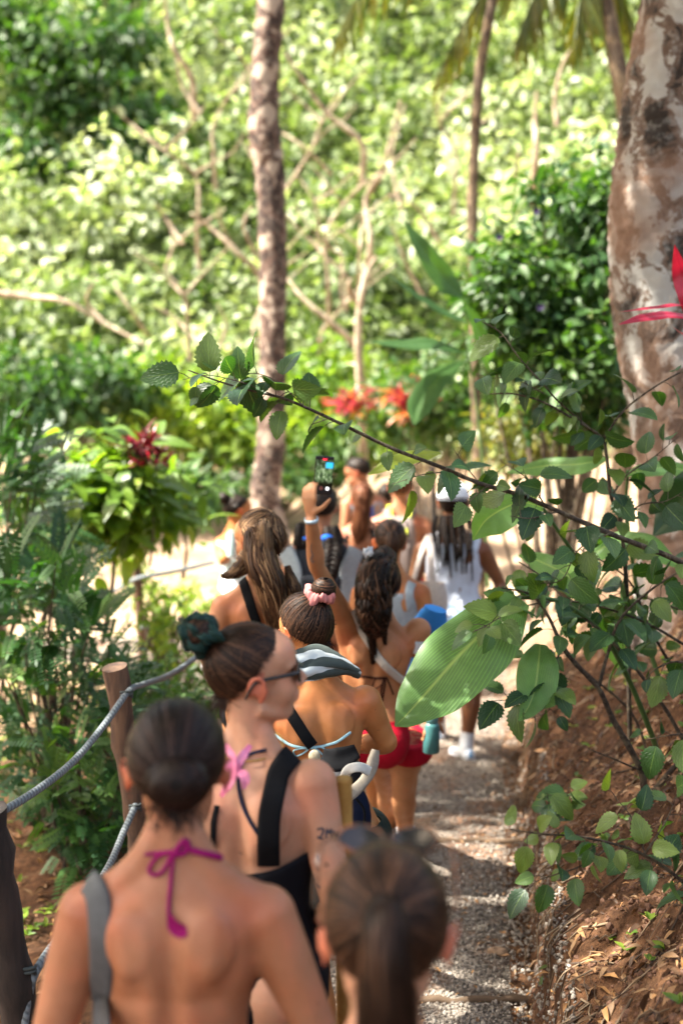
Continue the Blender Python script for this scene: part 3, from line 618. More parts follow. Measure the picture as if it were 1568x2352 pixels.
# pinnate leaved shrub at the left
def frond_tpl(n_=9, L=1.0, lw=.14, ll=.21):
    V = []; F = []
    ts = np.linspace(.12, .96, n_)
    for t in ts:
        for s_ in (-1, 1):
            q = np.array([0, t*L, -.22*t*t]); l_ = ll*(1.1-.5*abs(t-.45)); d_ = unit([s_*.85, .5, -.12]); w_ = np.cross(d_, [0, 0, 1])*lw*.5
            k_ = len(V); V += [q, q+d_*l_*.5+w_, q+d_*l_*.5-w_+[0, 0, .004], q+d_*l_]; F += [(k_, k_+1, k_+3, k_+2)]
    k_ = len(V); V += [(0, .96, -.2), (.05, 1.06, -.24), (-.05, 1.06, -.24), (0, 1.2, -.3)]; F += [(k_, k_+1, k_+3, k_+2)]
    for a in range(6):
        t0, t1 = a/6, (a+1)/6; k_ = len(V); V += [(-.006, t0, -.22*t0*t0), (.006, t0, -.22*t0*t0), (.006, t1, -.22*t1*t1), (-.006, t1, -.22*t1*t1)]; F += [(k_, k_+1, k_+2, k_+3)]
    return np.array(V), np.array(F), np.zeros((len(V), 2))
FR = frond_tpl()
def pinnate(label, poly, n, d0, d1, base, seed, size=.2, tmean=.4, mat='leaf_pin'):
    """poly: (y, x left, x right) rows of the picture outline"""
    g = np.random.default_rng(seed); root = empty('pinnate_shrub', base, label, 'shrub'); base = np.asarray(base, float)
    py = [p[0] for p in poly]; st = MB(); lv = MB(); m_ = 0
    ends = []
    for k_ in range(n):
        y_ = py[0]+(py[-1]-py[0])*g.random(); xl = np.interp(y_, py, [p[1] for p in poly]); xr = np.interp(y_, py, [p[2] for p in poly])
        ends.append(W(xl+(xr-xl)*g.random()**.8, y_, d0+(d1-d0)*g.random()))
    ends = np.array(ends); cl = ends[::9]
    for q in cl: tube(st, [base+g.normal(0, .07, 3)*[1, 1, 0], base*.5+q*.5+[0, 0, .12]+g.normal(0, .05, 3), q+[0, .02, .0]], [.009, .006, .003], 5, .5, 12, .1)
    o = ends-base; D = unit(o*[1, 1, .3]*1.1+g.normal(0, .5, (n, 3))+[.1, -.12, .05])
    put_leaves(lv, FR, ends, D, unit([0, -.35, .9]+g.normal(0, .3, (n, 3))), size*(.6+.7*g.random(n)), np.clip(g.normal(tmean, .25, n), 0, 1))
    st.build('stem', M['twig'], root); lv.build('fronds', M[mat], root); return root
pinnate('large dark shrub of feathery leaves filling the left edge behind the rope', [(1290, -20, 130), (1360, -20, 200), (1450, -20, 250), (1550, -20, 300), (1650, -20, 300), (1760, -20, 285), (1850, 40, 285), (1940, 110, 250), (1990, 150, 210)], 620, 5.9, 7.6, W(130, 1900, 6.9), 51)
pinnate('blue green feathery shrub at the far left edge above the dark one', [(990, -20, 50), (1060, -20, 90), (1150, -20, 120), (1250, -20, 140), (1350, -20, 160)], 230, 7.2, 9.0, W(-30, 1640, 8.4), 52, .22, .25)
pinnate('bright feathery shoots at the foot of the large left shrub', [(1690, 60, 260), (1760, 90, 290), (1850, 120, 250), (1930, 150, 215)], 110, 5.9, 6.3, W(185, 1990, 6.1), 53, .13, .95)

# ------------------------------------------------------------------ pale bare branches in the hillside
def bare(label, lines, d, name='bare_shrub', r=.05):
    rt = empty(name, W(lines[0][0][0], lines[0][0][1], d), label, 'shrub')
    for k_, L_ in enumerate(lines):
        m_ = MB(); rr_ = r*(1 if k_ == 0 else .62)
        n_ = len(L_); P_ = [W(x_, y_, d-.1*i_+.15*math.sin(x_+k_)) for i_, (x_, y_) in enumerate(L_)]
        if L_ is lines[0]: P_ = [P_[0]-np.array([0, -.3, .5])]+P_
        tube(m_, P_, np.linspace(rr_, rr_*.35, len(P_)), 7, .5, 24, .25); m_.build('branch', M['bark_pale'], rt)
    return rt
bare('pale forked bare tree right of the centre trunk', [[(832, 1050), (828, 900), (822, 760), (835, 650), (862, 590)], [(826, 800), (770, 750), (700, 690), (660, 640)], [(822, 700), (800, 660), (808, 640)], [(835, 650), (850, 560), (840, 460), (880, 380), (920, 230)]], 17.3, 'bare_tree', .075)
bare('pale bare branches crossing high right of the centre trunk', [[(830, 330), (750, 260), (700, 190), (655, 120)], [(920, 480), (900, 360), (930, 240)], [(760, 400), (700, 340), (640, 300)], [(980, 700), (930, 600), (900, 520)], [(1010, 560), (960, 480), (900, 450)]], 20.2)
bare('pale dead branch slanting at the top left of the centre trunk', [[(440, 180), (402, 115), (385, 60), (378, -20)], [(640, 480), (600, 400), (558, 325)], [(460, 260), (420, 200), (402, 115)]], 20.2)
bare('arching pale branch at the far left edge', [[(-30, 680), (70, 682), (150, 692), (240, 742), (330, 790)], [(340, 770), (300, 710), (265, 660)], [(240, 742), (200, 690), (215, 650)]], 18.6)
bare('cluster of pale bare twigs left of the centre trunk', [[(600, 640), (540, 575), (480, 520), (440, 490)], [(505, 800), (520, 745), (500, 700)], [(540, 575), (510, 520), (500, 470)], [(460, 790), (400, 730), (350, 700)], [(590, 590), (560, 520), (580, 470)], [(420, 560), (380, 500), (360, 470)]], 18.8)
bare('brown bent branches behind the drooping palm fronds', [[(1230, 360), (1228, 280), (1232, 210)], [(1278, 290), (1275, 220), (1300, 130), (1370, 60), (1420, 30)], [(1180, 420), (1190, 350)]], 16.5)
g7 = np.random.default_rng(99)
for k_ in range(10):
    x_, y_ = 430+640*g7.random(), 330+560*g7.random(); d_ = 19.5+2.5*g7.random()-(y_-330)/560*2; L0 = []; q = np.array([x_, y_]); dr = g7.normal(0, .5)
    for s_ in range(5): L0.append(tuple(q)); q = q+np.array([dr*55+g7.normal(0, 14), -50-20*g7.random()]); dr += g7.normal(0, .3)
    br = [L0]
    for s_ in range(3):
        q = np.array(L0[1+g7.integers(0, 3)]); L1 = [tuple(q)]; dx = g7.choice([-1, 1])
        for u_ in range(3): q = q+np.array([dx*(25+20*g7.random()), -22-25*g7.random()]); L1.append(tuple(q))
        br.append(L1)
    o_ = bare('pale twiggy shrub standing among the sunlit hillside leaves', br, d_, r=.032); o_['group'] = 'pale twiggy shrubs on the hillside'
# drooping palm fronds at the top right
def palm(label, d, fr, seed):
    g = np.random.default_rng(seed); c = W(1330, -260, d); rt = empty('palm_tree', W(1420, -60, d)*[1, 1, 0]+[0, 0, float(gz(W(1420, 0, d)[0], d))], label, 'palm')
    b = np.array(rt.location)
    tk = MB(); tube(tk, [b, b*.5+c*.5+[.5, 0, 0], c], [.12, .1, .09], 10, .5, 20, .1); tk.build('trunk', M['bark_thin'], rt)
    for L_ in fr:
        P = smooth_path([c]+[W(x_, y_, d+dd) for x_, y_, dd in L_], 40); m_ = MB(); tube(m_, P, np.linspace(.025, .006, 40), 6, .2)
        n_ = 90; s_ = np.linspace(6, 39, n_); Q = np.stack([np.interp(s_, np.arange(40), P[:, k_]) for k_ in range(3)], -1); T = unit(np.stack([np.interp(s_, np.arange(40), np.gradient(P[:, k_])) for k_ in range(3)], -1))
        sg = np.where(np.arange(n_) % 2, 1, -1)[:, None]; D = unit(np.cross(T, [0, 0, 1.])*sg*.45+T*.25+[0, 0, -.95]+g.normal(0, .1, (n_, 3)))
        put_leaves(m_, (STRAP[0]*[.33, 1, .6], STRAP[1], STRAP[2]), Q, D, unit([0, -.9, .3]+g.normal(0, .3, (n_, 3))), (.5+.5*g.random(n_))*np.interp(s_, [6, 20, 39], [.8, 1, .5])*.75, np.clip(g.normal(.5, .25, n_), 0, 1))
        m_.build('frond', M['leaf_palm'], rt)
palm('palm with yellowing fronds drooping in at the top right', 14.5, [[(1230, -120, 0), (1130, -40, .2), (1060, 60, .2), (1000, 180, .2)], [(1300, -80, 0), (1230, -10, -.3), (1180, 110, -.5)], [(1360, -80, 0), (1330, 0, -.6), (1320, 90, -.8)], [(1400, -80, .4), (1430, 0, .6), (1440, 70, .8)], [(1150, -190, 0), (960, -130, 0), (830, -20, 0), (770, 90, 0)]], 61)

# ------------------------------------------------------------------ rope fence
def post(label, top, bot, r, mat='post', seed=0):
    g = np.random.default_rng(seed); rt = MB(); a = np.asarray(top); b = np.asarray(bot)
    P = np.array([b+(a-b)*t for t in np.linspace(0, 1, 14)]); P[1:-1] += g.normal(0, r*.06, (12, 3))
    tube(rt, P, r*(1+.08*g.normal(size=14)), 14, .5, None, .12)
    o = rt.build('fence_post', M[mat]); return tag(o, label, 'post')
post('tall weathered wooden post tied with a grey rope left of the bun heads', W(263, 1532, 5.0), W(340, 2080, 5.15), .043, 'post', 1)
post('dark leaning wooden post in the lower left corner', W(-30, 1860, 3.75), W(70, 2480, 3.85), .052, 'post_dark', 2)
post('slim far wooden post behind the yellow green shrub', W(313, 1290, 10.2), W(330, 1540, 10.3), .033, 'post', 3)
post('thin dark pole standing left of the white cap', W(993, 1070, 11.2), W(1000, 1330, 11.2), .022, 'post_dark', 4)
def rope(label, pts, r=.012, n=60):
    m_ = MB(); tube(m_, [W(*p) for p in pts], r, 10, .5, n); return tag(m_.build('rope', M['rope']), label, 'rope')
rope('thick grey upper rope sagging from the dark post to the near weathered post', [(-60, 1885, 3.75), (0, 1866, 3.85), (90, 1812, 4.1), (170, 1748, 4.4), (240, 1665, 4.7), (296, 1588, 4.95), (330, 1572, 5.2), (390, 1550, 5.6), (450, 1510, 6.1), (500, 1465, 6.6)])
rope('grey lower rope running from the dark post up to the near weathered post', [(50, 2420, 3.78), (66, 2290, 3.8), (95, 2210, 3.85), (190, 2080, 4.3), (250, 1990, 4.6), (285, 1910, 4.85), (312, 1850, 5.0)])
rope('far upper rope tied to the slim far post', [(240, 1372, 10.6), (285, 1345, 10.4), (320, 1328, 10.15), (400, 1312, 10.3), (490, 1292, 10.6)], .017)
rope('far lower rope tied to the slim far post', [(322, 1440, 10.2), (360, 1436, 10.4), (440, 1425, 10.7)], .017)
cordm = simple('dark_cord', (.04, .05, .05), .8)
for c_, rr_, lab in (((292, 1592, 4.93), .02, 'dark cord binding where the upper rope meets the near weathered post'), ((312, 1852, 5.0), .02, 'dark cord binding the lower rope to the near weathered post'), ((66, 2225, 3.8), .022, 'dark cord binding the lower rope to the dark corner post')):
    q = W(*c_); th = np.linspace(0, 13, 40); kn2 = np.stack([np.cos(th)*rr_, .5*np.sin(th)*rr_-.01, (th-6.5)*.0018], -1)+q; kn = MB()
    tube(kn, kn2, .005, 6, .2); tag(kn.build('rope_binding', cordm), lab, 'cord')

# ------------------------------------------------------------------ ground litter
g5 = np.random.default_rng(8)
def onbank(n, lo=.0, hi=1.3, y0=2.7, y1=9.5):
    Yq = y0+(y1-y0)*g5.random(n)**1.4; t = lo+(hi-lo)*g5.random(n); Xq = edge(Yq)+t; return np.stack([Xq, Yq, gz(Xq, Yq)], -1)
mb = MB(); P = onbank(6500); n = len(P); T = unit(g5.normal(size=(n, 3))*[1, 1, .3]); put_leaves(mb, LO_N, P+[0, 0, .012], T, unit([-.3, 0, 1]+g5.normal(0, .35, (n, 3))), .02+.05*g5.random(n)**2, g5.random(n))
q = 6500; Yq = 4.2+8*g5.random(q); Xq = ledge(Yq)-3.2*g5.random(q)**.8; P = np.stack([Xq, Yq, gz(Xq, Yq)+.012], -1)
put_leaves(mb, LO_N, P, unit(g5.normal(size=(q, 3))*[1, 1, .3]), unit([0, 0, 1]+g5.normal(0, .35, (q, 3))), .03+.05*g5.random(q)**2, g5.random(q)**.6)
q = 700; Yq = 4+8*g5.random(q); Xq = edge(Yq)-.5*g5.random(q)**2; P = np.stack([Xq, Yq, gz(Xq, Yq)+.02], -1)
put_leaves(mb, LO_N, P, unit(g5.normal(size=(q, 3))*[1, 1, .2]), unit([0, 0, 1]+g5.normal(0, .3, (q, 3))), .02+.03*g5.random(q)**2, .3+.7*g5.random(q))
tag(mb.build('leaf_litter', M['leaf_dry']), 'dry brown fallen leaves scattered over the bank and slope', 'leaf litter', kind='stuff')
mb = MB()
for k_ in range(850):
    p = onbank(1)[0]; a = g5.random()*6.28; l_ = .04+.22*g5.random()**2; pts = []
    for s_ in np.linspace(0, 1, 6):
        x_ = p[0]+math.cos(a)*l_*s_+g5.normal(0, .006); y_ = p[1]+math.sin(a)*l_*s_; pts.append((x_, y_, float(gz(x_, y_))+.008+.012*math.sin(s_*3.1)*g5.random()))
    tube(mb, pts, np.linspace(.0035, .0012, 6)*(.5+g5.random()), 4, g5.random(), None, .2, False)
for k_ in range(90):
    yy = 3.7+5*g5.random()**1.3; x_ = edge(yy)+.11*g5.random(); z_ = float(gz(x_+.05, yy)); l_ = .1+.16*g5.random()
    tube(mb, [(x_+.06, yy, z_+.02), (x_-.02, yy+.01, z_-.3*l_), (x_-.03+g5.normal(0, .02), yy+g5.normal(0, .02), z_-l_)], [.003, .002, .001], 4, g5.random(), 7, .3, False)
tag(mb.build('roots_and_twigs', M['root']), 'thin pale roots and twigs strewn over the red earth bank', 'twigs', kind='stuff')
mb = MB(); P = onbank(12000, 0, 1.2); n = len(P); scatter(mb, IV*(1+.2*np.sin(IV[:, [2, 0, 1]]*4)), IF, P, randrot(n, g5), (.003+.012*g5.random(n)**3)[:, None]*np.ones((1, 3)), g5.random(n)*.25)
tag(mb.build('earth_crumbs', tintmat('earth_crumb', [(.09, .04, .02), (.16, .075, .04), (.3, .2, .13)]), smooth=False), 'crumbs of red earth lying on the bank', 'soil crumbs', kind='stuff')
g6 = np.random.default_rng(77)
P = onbank(240, .2, 1.3); mb = MB(); q = len(P)
for k_ in range(4): a = g6.random(q)*6.28; put_leaves(mb, LO, P+[0, 0, .02], np.stack([np.cos(a), np.sin(a), .5+0*a], -1), unit([0, 0, 1]+g6.normal(0, .2, (q, 3))), .02+.03*g6.random(q), g6.random(q))
Yq = 5.5+8*g6.random(900); Xq = ledge(Yq)-2.5*g6.random(900); P = np.stack([Xq, Yq, gz(Xq, Yq)+.02], -1); q = 900
for k_ in range(4): a = g6.random(q)*6.28; put_leaves(mb, LO_N, P, np.stack([np.cos(a), np.sin(a), .8+0*a], -1), unit([0, 0, 1]+g6.normal(0, .2, (q, 3))), .03+.05*g6.random(q), g6.random(q))
tag(mb.build('ground_cover', M['leaf_yel']), 'small green sprouts dotted over the bank and the slope by the fence', 'ground cover', kind='stuff')
def rock(label, p, r, seed):
    g = np.random.default_rng(seed); bm = bmesh.new(); bmesh.ops.create_icosphere(bm, subdivisions=3, radius=1); V = np.array([v.co[:] for v in bm.verts]); F = np.array([[v.index for v in f.verts] for f in bm.faces]); bm.free()
    for k_ in range(9): d_ = unit(g.normal(size=3)); h_ = .62+.25*g.random(); e_ = np.maximum(V@d_-h_, 0); V = V-e_[:, None]*d_*.9
    m_ = MB(); m_.add(V*np.array(r)+np.asarray(p), F, .6); o = m_.build('stone', simple('sandy_stone', (.30, .2, .13), .9, (.16, .1, .06), 30, .6, 120), smooth=False); tag(o, label, 'stone')
def gp(x_, y_):
    for d_ in np.arange(3, 14, .01):
        q = W(x_, y_, d_)
        if q[2] < float(gz(q[0], q[1])): return q
    return q
rock('large sandy stone lying on the gravel right of the ponytail', gp(1142, 2195)+[0, 0, .01], (.042, .032, .026), 1)
rock('small stone at the foot of the bank above the large one', gp(1172, 1990), (.034, .026, .02), 2)
def step(label, y_, x0, x1, seed):
    a = gp(x0, y_); b = gp(x1, y_-4); m_ = MB(); g = np.random.default_rng(seed); P = np.array([a+(b-a)*t for t in np.linspace(0, 1, 16)]); P[:, 2] = gz(P[:, 0], P[:, 1])+.012; P[1:-1] += g.normal(0, .004, (14, 3))
    tube(m_, P, .016, 8, .5, None, .25); tag(m_.build('log_step', M['root']), label, 'step')
step('half buried pale log edging a step level with the red shorts walker', 1942, 700, 1195, 1)
step('half buried pale log edging a step at the bottom of the picture', 2312, 700, 1215, 2)
m_ = MB(); q = W(541, 1097, 17.0); box(m_, q, (.2, .02, .11), roty(.1), .5, .008); rt = empty('sign', q-[0, 0, .7], 'small white board on a stake among the far shrubs', 'sign'); m_.build('board', simple('white_board', (.8, .8, .78), .5), rt)
m_ = MB(); tube(m_, [q-[0, 0, .7], q], .012, 6); m_.build('stake', M['twig'], rt)

# ------------------------------------------------------------------ people: body, hair, clothes
def skinmat(name, c, red=(.9, .42, .3), amt=.25, rough=.5):
    m, t, b = newmat(name); b.inputs['Roughness'].default_value = rough
    b.inputs['Specular IOR Level'].default_value = .35; b.inputs['Subsurface Weight'].default_value = .12; b.inputs['Subsurface Radius'].default_value = (.9, .35, .2); b.inputs['Subsurface Scale'].default_value = .012
    co = objco(t); d = tuple(x*y for x, y in zip(c, (.80, .66, .55)))
    k = ramp(t, noise(t, 7, 4, .6, co), [(.3, d), (.62, c)])
    k = mixc(t, ramp(t, noise(t, 14, 3, .5, co), [(.5, 0.), (.8, amt)]), k, tuple(min(1, x*y*1.6) for x, y in zip(c, red)))
    fr = noise(t, 240, 2, .6, co); k = mixc(t, ramp(t, fr, [(.62, 0.), (.74, .35)]), k, tuple(x*.6 for x in c))
    bl = attr(t, 'blush'); k = mixc(t, bl, k, tuple(x*y for x, y in zip(c, (1.0, .45, .40))))
    t.links.new(k, b.inputs['Base Color']); mo = noise(t, 34, 1, .4, objco(t, (1, 1, 1))); k = mixc(t, ramp(t, mo, [(.76, 0.), (.80, .6)]), k, tuple(x*.35 for x in c)); t.links.new(k, b.inputs['Base Color'])
    t.links.new(ramp(t, noise(t, 22, 4, .6, co), [(.35, rough-.12), (.65, rough+.15)]), b.inputs['Roughness']); bump(t, b, noise(t, 160, 3, .6, co), .2, .002); return m
SK = dict(fair=skinmat('fair_skin', (.50, .28, .175)), tan=skinmat('tan_skin', (.40, .17, .06)), gold=skinmat('golden_skin', (.42, .195, .09)),
          pink=skinmat('pinkish_skin', (.47, .26, .17), amt=.4), brown=skinmat('brown_skin', (.20, .085, .038)), warm=skinmat('warm_skin', (.36, .165, .09), amt=.35))
def hairmat(name, stops, rough=.38):
    m, t, b = newmat(name); b.inputs['Roughness'].default_value = rough+.08; b.inputs['Specular IOR Level'].default_value = .16
    k = len(stops)-1; t.links.new(ramp(t, attr(t), [(i/k, s_) for i, s_ in enumerate(stops)]), b.inputs['Base Color']); return m
HR = dict(black=hairmat('black_brown_hair', [(.004, .0025, .002), (.012, .007, .005), (.03, .017, .011)]),
          brown=hairmat('brown_hair', [(.005, .0025, .0015), (.023, .0105, .006), (.11, .052, .028)]),
          dark=hairmat('dark_brown_hair', [(.004, .0022, .002), (.013, .0065, .005), (.045, .023, .018)]),
          light=hairmat('highlighted_hair', [(.015, .007, .004), (.08, .038, .018), (.34, .20, .10)], .42),
          auburn=hairmat('auburn_hair', [(.015, .005, .003), (.07, .022, .009), (.17, .065, .03)]))
def C(name, c, rough=.75, **k): 
    if name not in M: M[name] = simple(name, c, rough, k.pop('c2', tuple(x*.82 for x in c)), k.pop('ns', 60), k.pop('bs', .25), 900, spec=k.pop('spec', .12), **k)
    return M[name]
def ell(mb, c, r, R_=None, n=12, tint=.5):
    th = np.linspace(0, np.pi, n); ph = np.linspace(0, 2*np.pi, 2*n, endpoint=False)
    V = np.stack([np.outer(np.sin(th), np.cos(ph)), np.outer(np.sin(th), np.sin(ph)), np.outer(np.cos(th), np.ones(2*n))], -1).reshape(-1, 3)*np.asarray(r)
    if R_ is not None: V = V@np.asarray(R_).T
    i, j = np.meshgrid(np.arange(n-1), np.arange(2*n), indexing='ij'); k = 2*n
    mb.add(V+np.asarray(c), np.stack([i*k+j, (i+1)*k+j, (i+1)*k+(j+1) % k, i*k+(j+1) % k], -1).reshape(-1, 4), tint)
SECT = np.array([  # z, half width, half depth, y offset, squareness
 (.80, .150, .100, -.012, 2.2), (.86, .170, .116, -.018, 2.3), (.92, .168, .114, -.012, 2.3), (.98, .148, .098, -.002, 2.2), (1.04, .126, .084, .004, 2.1),
 (1.09, .122, .082, .004, 2.1), (1.15, .132, .088, .002, 2.2), (1.21, .146, .096, 0, 2.3), (1.27, .158, .098, -.002, 2.4), (1.305, .152, .090, -.004, 2.4),
 (1.335, .122, .076, -.008, 2.3), (1.36, .092, .066, -.012, 2.2), (1.385, .068, .058, -.012, 2.), (1.42, .052, .052, -.006, 2.)])
def sect(z): return [np.interp(z, SECT[:, 0], SECT[:, k]) for k in (1, 2, 3, 4)]
def tring(z, th, off=0.0, wm=1.0):
    """point on the torso surface at height z and angle th (0 = right side, -pi/2 = back)"""
    a, b, y0, q = sect(z); a = a*wm
    cx, sy = np.cos(th), np.sin(th)
    return np.stack([(a+off)*np.sign(cx)*np.abs(cx)**(2/q), y0+(b+off)*np.sign(sy)*np.abs(sy)**(2/q), z+0*th], -1)
class Person: pass
def hand(mb, wr, d, pn, th_side, curl=.3, s=1.0, spread=.12, thumb=.6, tcurl=.3):
    """palm, four jointed fingers of unequal length and a thumb leaving the side of the palm"""
    d = unit(d); pn = unit(pn-d*np.dot(pn, d)); sx = np.cross(d, pn)*th_side
    tube(mb, [wr-d*.01*s, wr+d*.02*s, wr+d*.05*s, wr+d*.082*s], np.array([.021, .026, .030, .028])*s, 12, flat=.42, up=sx)
    for k_, (o, L_) in enumerate(((.027, .070), (.0095, .078), (-.008, .072), (-.025, .056))):
        b = wr+d*.078*s+sx*o*s; a = curl*.5; dd = unit(d+sx*(o*spread*12)); pts = [b-dd*.012*s, b]
        for seg, L2 in enumerate((.45, .32, .25)):
            a2 = a+curl*.9*seg; v = dd*math.cos(a2)+pn*math.sin(a2); pts.append(pts[-1]+v*L_*L2*s)
        tube(mb, pts, np.array([.0088, .0088, .0082, .0075, .0055])*s, 8, n=12)
    b = wr+d*.022*s+sx*.022*s; v = unit(d*.55+sx*thumb+pn*.25); v2 = unit(v+d*.5+pn*tcurl)
    tube(mb, [b-v*.008*s, b+v*.034*s, b+v*.034*s+v2*.030*s, b+v*.034*s+v2*.052*s], np.array([.014, .0115, .0095, .006])*s, 8, n=12)
def remesh(mb, voxel, smooth, name):
    me = mb.mesh('tmp'); o = bpy.data.objects.new('tmp', me); COL.objects.link(o)
    r = o.modifiers.new('r', 'REMESH'); r.mode = 'VOXEL'; r.voxel_size = voxel
    sm = o.modifiers.new('s', 'SMOOTH'); sm.factor = .5; sm.iterations = smooth
    dg = bpy.context.evaluated_depsgraph_get(); dg.update()
    nm = bpy.data.meshes.new_from_object(o.evaluated_get(dg)); nm.name = name
    bpy.data.objects.remove(o); bpy.data.meshes.remove(me); return nm
def person(label, neck, s=1.0, yaw=0, lean=0, roll=0, hyaw=0, hpitch=0, hroll=0, skin='gold', arms=(None, None), legs=(None, None), voxel=.011, face=False,
           hands=(None, None), cat='person', wm=1.0, neckup=.0, sm=5, ears=True, arm_r=1.0, hs=1.05):
    """neck = picture x, y and distance of the nape; yaw turns the chest clockwise from facing away"""
    p = Person(); p.s = s; NB = np.array([0, -.03, 1.395])
    p.B = rotz(-R(yaw))@roty(R(roll))@rotx(-R(lean)); p.nk = W(*neck)
    def L2W(q): return (np.asarray(q, float)-NB)*s@p.B.T+p.nk
    p.L = L2W
    p.H = rotz(-R(yaw+hyaw))@roty(R(hroll))@rotx(-R(hpitch)); hb = L2W([0, -.004, 1.465])
    p.hc = hb+(p.H@np.array([0, .012, .085+neckup]))*s
    def H2W(q): return np.asarray(q, float)*s*hs@p.H.T+p.hc
    p.HW = H2W
    mb = MB(); n = 40; th = np.linspace(0, 2*np.pi, n, endpoint=False)
    zs = np.linspace(.80, 1.42, 30); Vt = np.concatenate([tring(z, th, 0, wm) for z in zs])
    i, j = np.meshgrid(np.arange(29), np.arange(n), indexing='ij'); mb.add(L2W(Vt), np.stack([i*n+j, i*n+(j+1) % n, (i+1)*n+(j+1) % n, (i+1)*n+j], -1).reshape(-1, 4))
    for z_, fl in ((.80, 0), (1.42, 1)):
        r_ = tring(z_, th, 0, wm); c_ = r_.mean(0); f = np.stack([np.full(n, n), np.arange(n), (np.arange(n)+1) % n], -1); mb.add(L2W(np.vstack([r_, c_])), f if fl else f[:, ::-1])
    nb = (H2W([0, -.02, -.03])-L2W([0, -.01, 1.40])); tube(mb, [L2W([0, -.012, 1.34]), L2W([0, -.012, 1.40]), L2W([0, -.01, 1.40])+nb*.5, H2W([0, -.018, -.035])], np.array([.064, .055, .050, .054])*s, 16, n=10)
    for sd_ in (-1, 1):
        tube(mb, [L2W([sd_*.018, -.026, 1.455]), L2W([sd_*.05, -.028, 1.385]), L2W([sd_*.10*wm, -.02, 1.335]), L2W([sd_*.150*wm, -.008, 1.298])], np.array([.028, .035, .038, .046])*s, 12, n=12)
        ell(mb, L2W([sd_*.062, -.085, 1.262]), np.array([.05, .022, .065])*s, p.B)         # shoulder blade
        ell(mb, L2W([sd_*.075, .070, 1.20]), np.array([.058, .05, .055])*s, p.B)           # chest
        ell(mb, L2W([sd_*.078, -.075, .875]), np.array([.085, .072, .085])*s, p.B)         # seat
    p.arm = []; p.leg = []
    for k_, sd_ in ((0, -1), (1, 1)):
        a = arms[k_]; sh = L2W([sd_*.156*wm, -.004, 1.288]); el = L2W([sd_*.215*wm, -.03, 1.055]); wr = L2W([sd_*.235*wm, .05, .83])
        if a:
            if len(a) > 2: sh = W(*a[2])
            el = W(*a[0]); wr = W(*a[1])
        p.arm.append((sh, el, wr)); g_ = s*arm_r
        inn = L2W([sd_*.10*wm, -.004, 1.275])
        tube(mb, [inn, sh], np.array([.06, .055])*s, 14, n=5)
        tube(mb, [sh, sh+(el-sh)*.25, sh+(el-sh)*.55, el+(sh-el)*.12, el, el+(wr-el)*.2, el+(wr-el)*.5, wr], np.array([.054, .050, .042, .036, .036, .040, .034, .0255])*g_, 16, n=26)
        ell(mb, sh, np.array([.055, .055, .055])*s)
        hd = hands[k_]
        if hd: hand(mb, wr, hd[0], hd[1], hd[2], *hd[3:])
        else: hand(mb, wr, wr-el+p.B@np.array([0, .02, 0]), p.B@np.array([-sd_, .2, 0.]), 1 if sd_ < 0 else -1, .45, s)
        l_ = legs[k_]; hp = L2W([sd_*.083, -.01, .86]); kn = L2W([sd_*.09, .01, .48]); an = L2W([sd_*.09, -.015, .085])
        if l_: kn = W(*l_[0]); an = W(*l_[1]); 
        if l_ and len(l_) > 2: hp = W(*l_[2])
        p.leg.append((hp, kn, an)); cf = p.B@np.array([0, -.014*s, 0])
        tube(mb, [hp+(hp-kn)*.1, hp, hp+(kn-hp)*.3, hp+(kn-hp)*.7, kn, kn+(an-kn)*.15+cf*.5, kn+(an-kn)*.33+cf, kn+(an-kn)*.65+cf*.4, an], np.array([.08, .088, .083, .064, .053, .052, .056, .042, .034])*s, 18, n=34)
        f_ = p.B@np.array([0, 1., 0]); f_[2] = 0; f_ = unit(f_)
        tube(mb, [an-f_*.035*s+[0, 0, -.035*s], an+[0, 0, -.03*s], an+f_*.08*s+[0, 0, -.048*s], an+f_*.16*s+[0, 0, -.06*s]], np.array([.030, .036, .034, .024])*s, 12, n=10, flat=1.0)
    # head
    ell(mb, H2W([0, -.014, .028]), np.array([.073, .092, .086])*s*hs, p.H, 18)
    ell(mb, H2W([0, .024, -.030]), np.array([.059, .066, .078])*s*hs, p.H, 16)
    if face:
        ell(mb, H2W([0, .030, .045]), np.array([.064, .064, .060])*s*hs, p.H, 14); ell(mb, H2W([0, .062, -.088]), np.array([.022, .020, .018])*s, p.H); ell(mb, H2W([0, .018, -.062]), np.array([.055, .064, .048])*s, p.H)
        tube(mb, [H2W([0, .082, .022]), H2W([0, .095, .004]), H2W([0, .108, -.016]), H2W([0, .108, -.024])], np.array([.0085, .008, .010, .010])*s, 10, n=10)
        for sd_ in (-1, 1):
            ell(mb, H2W([sd_*.011, .097, -.026]), np.array([.008, .010, .007])*s, p.H); ell(mb, H2W([sd_*.036, .050, -.025]), np.array([.026, .032, .040])*s, p.H)
            tube(mb, [H2W([sd_*.008, .083, .028]), H2W([sd_*.03, .080, .032]), H2W([sd_*.052, .062, .026])], .0085*s, 8, n=8)
            tube(mb, [H2W([sd_*.052, -.01, -.060]), H2W([sd_*.040, .03, -.078]), H2W([sd_*.016, .060, -.090])], .017*s, 8, n=8)
        tube(mb, [H2W([-.022, .082, -.0525]), H2W([-.008, .0925, -.049]), H2W([.008, .0925, -.049]), H2W([.022, .082, -.0525])], .0052*s, 8, n=9)
        tube(mb, [H2W([-.020, .080, -.060]), H2W([0, .0905, -.0625]), H2W([.020, .080, -.060])], .0062*s, 8, n=9)
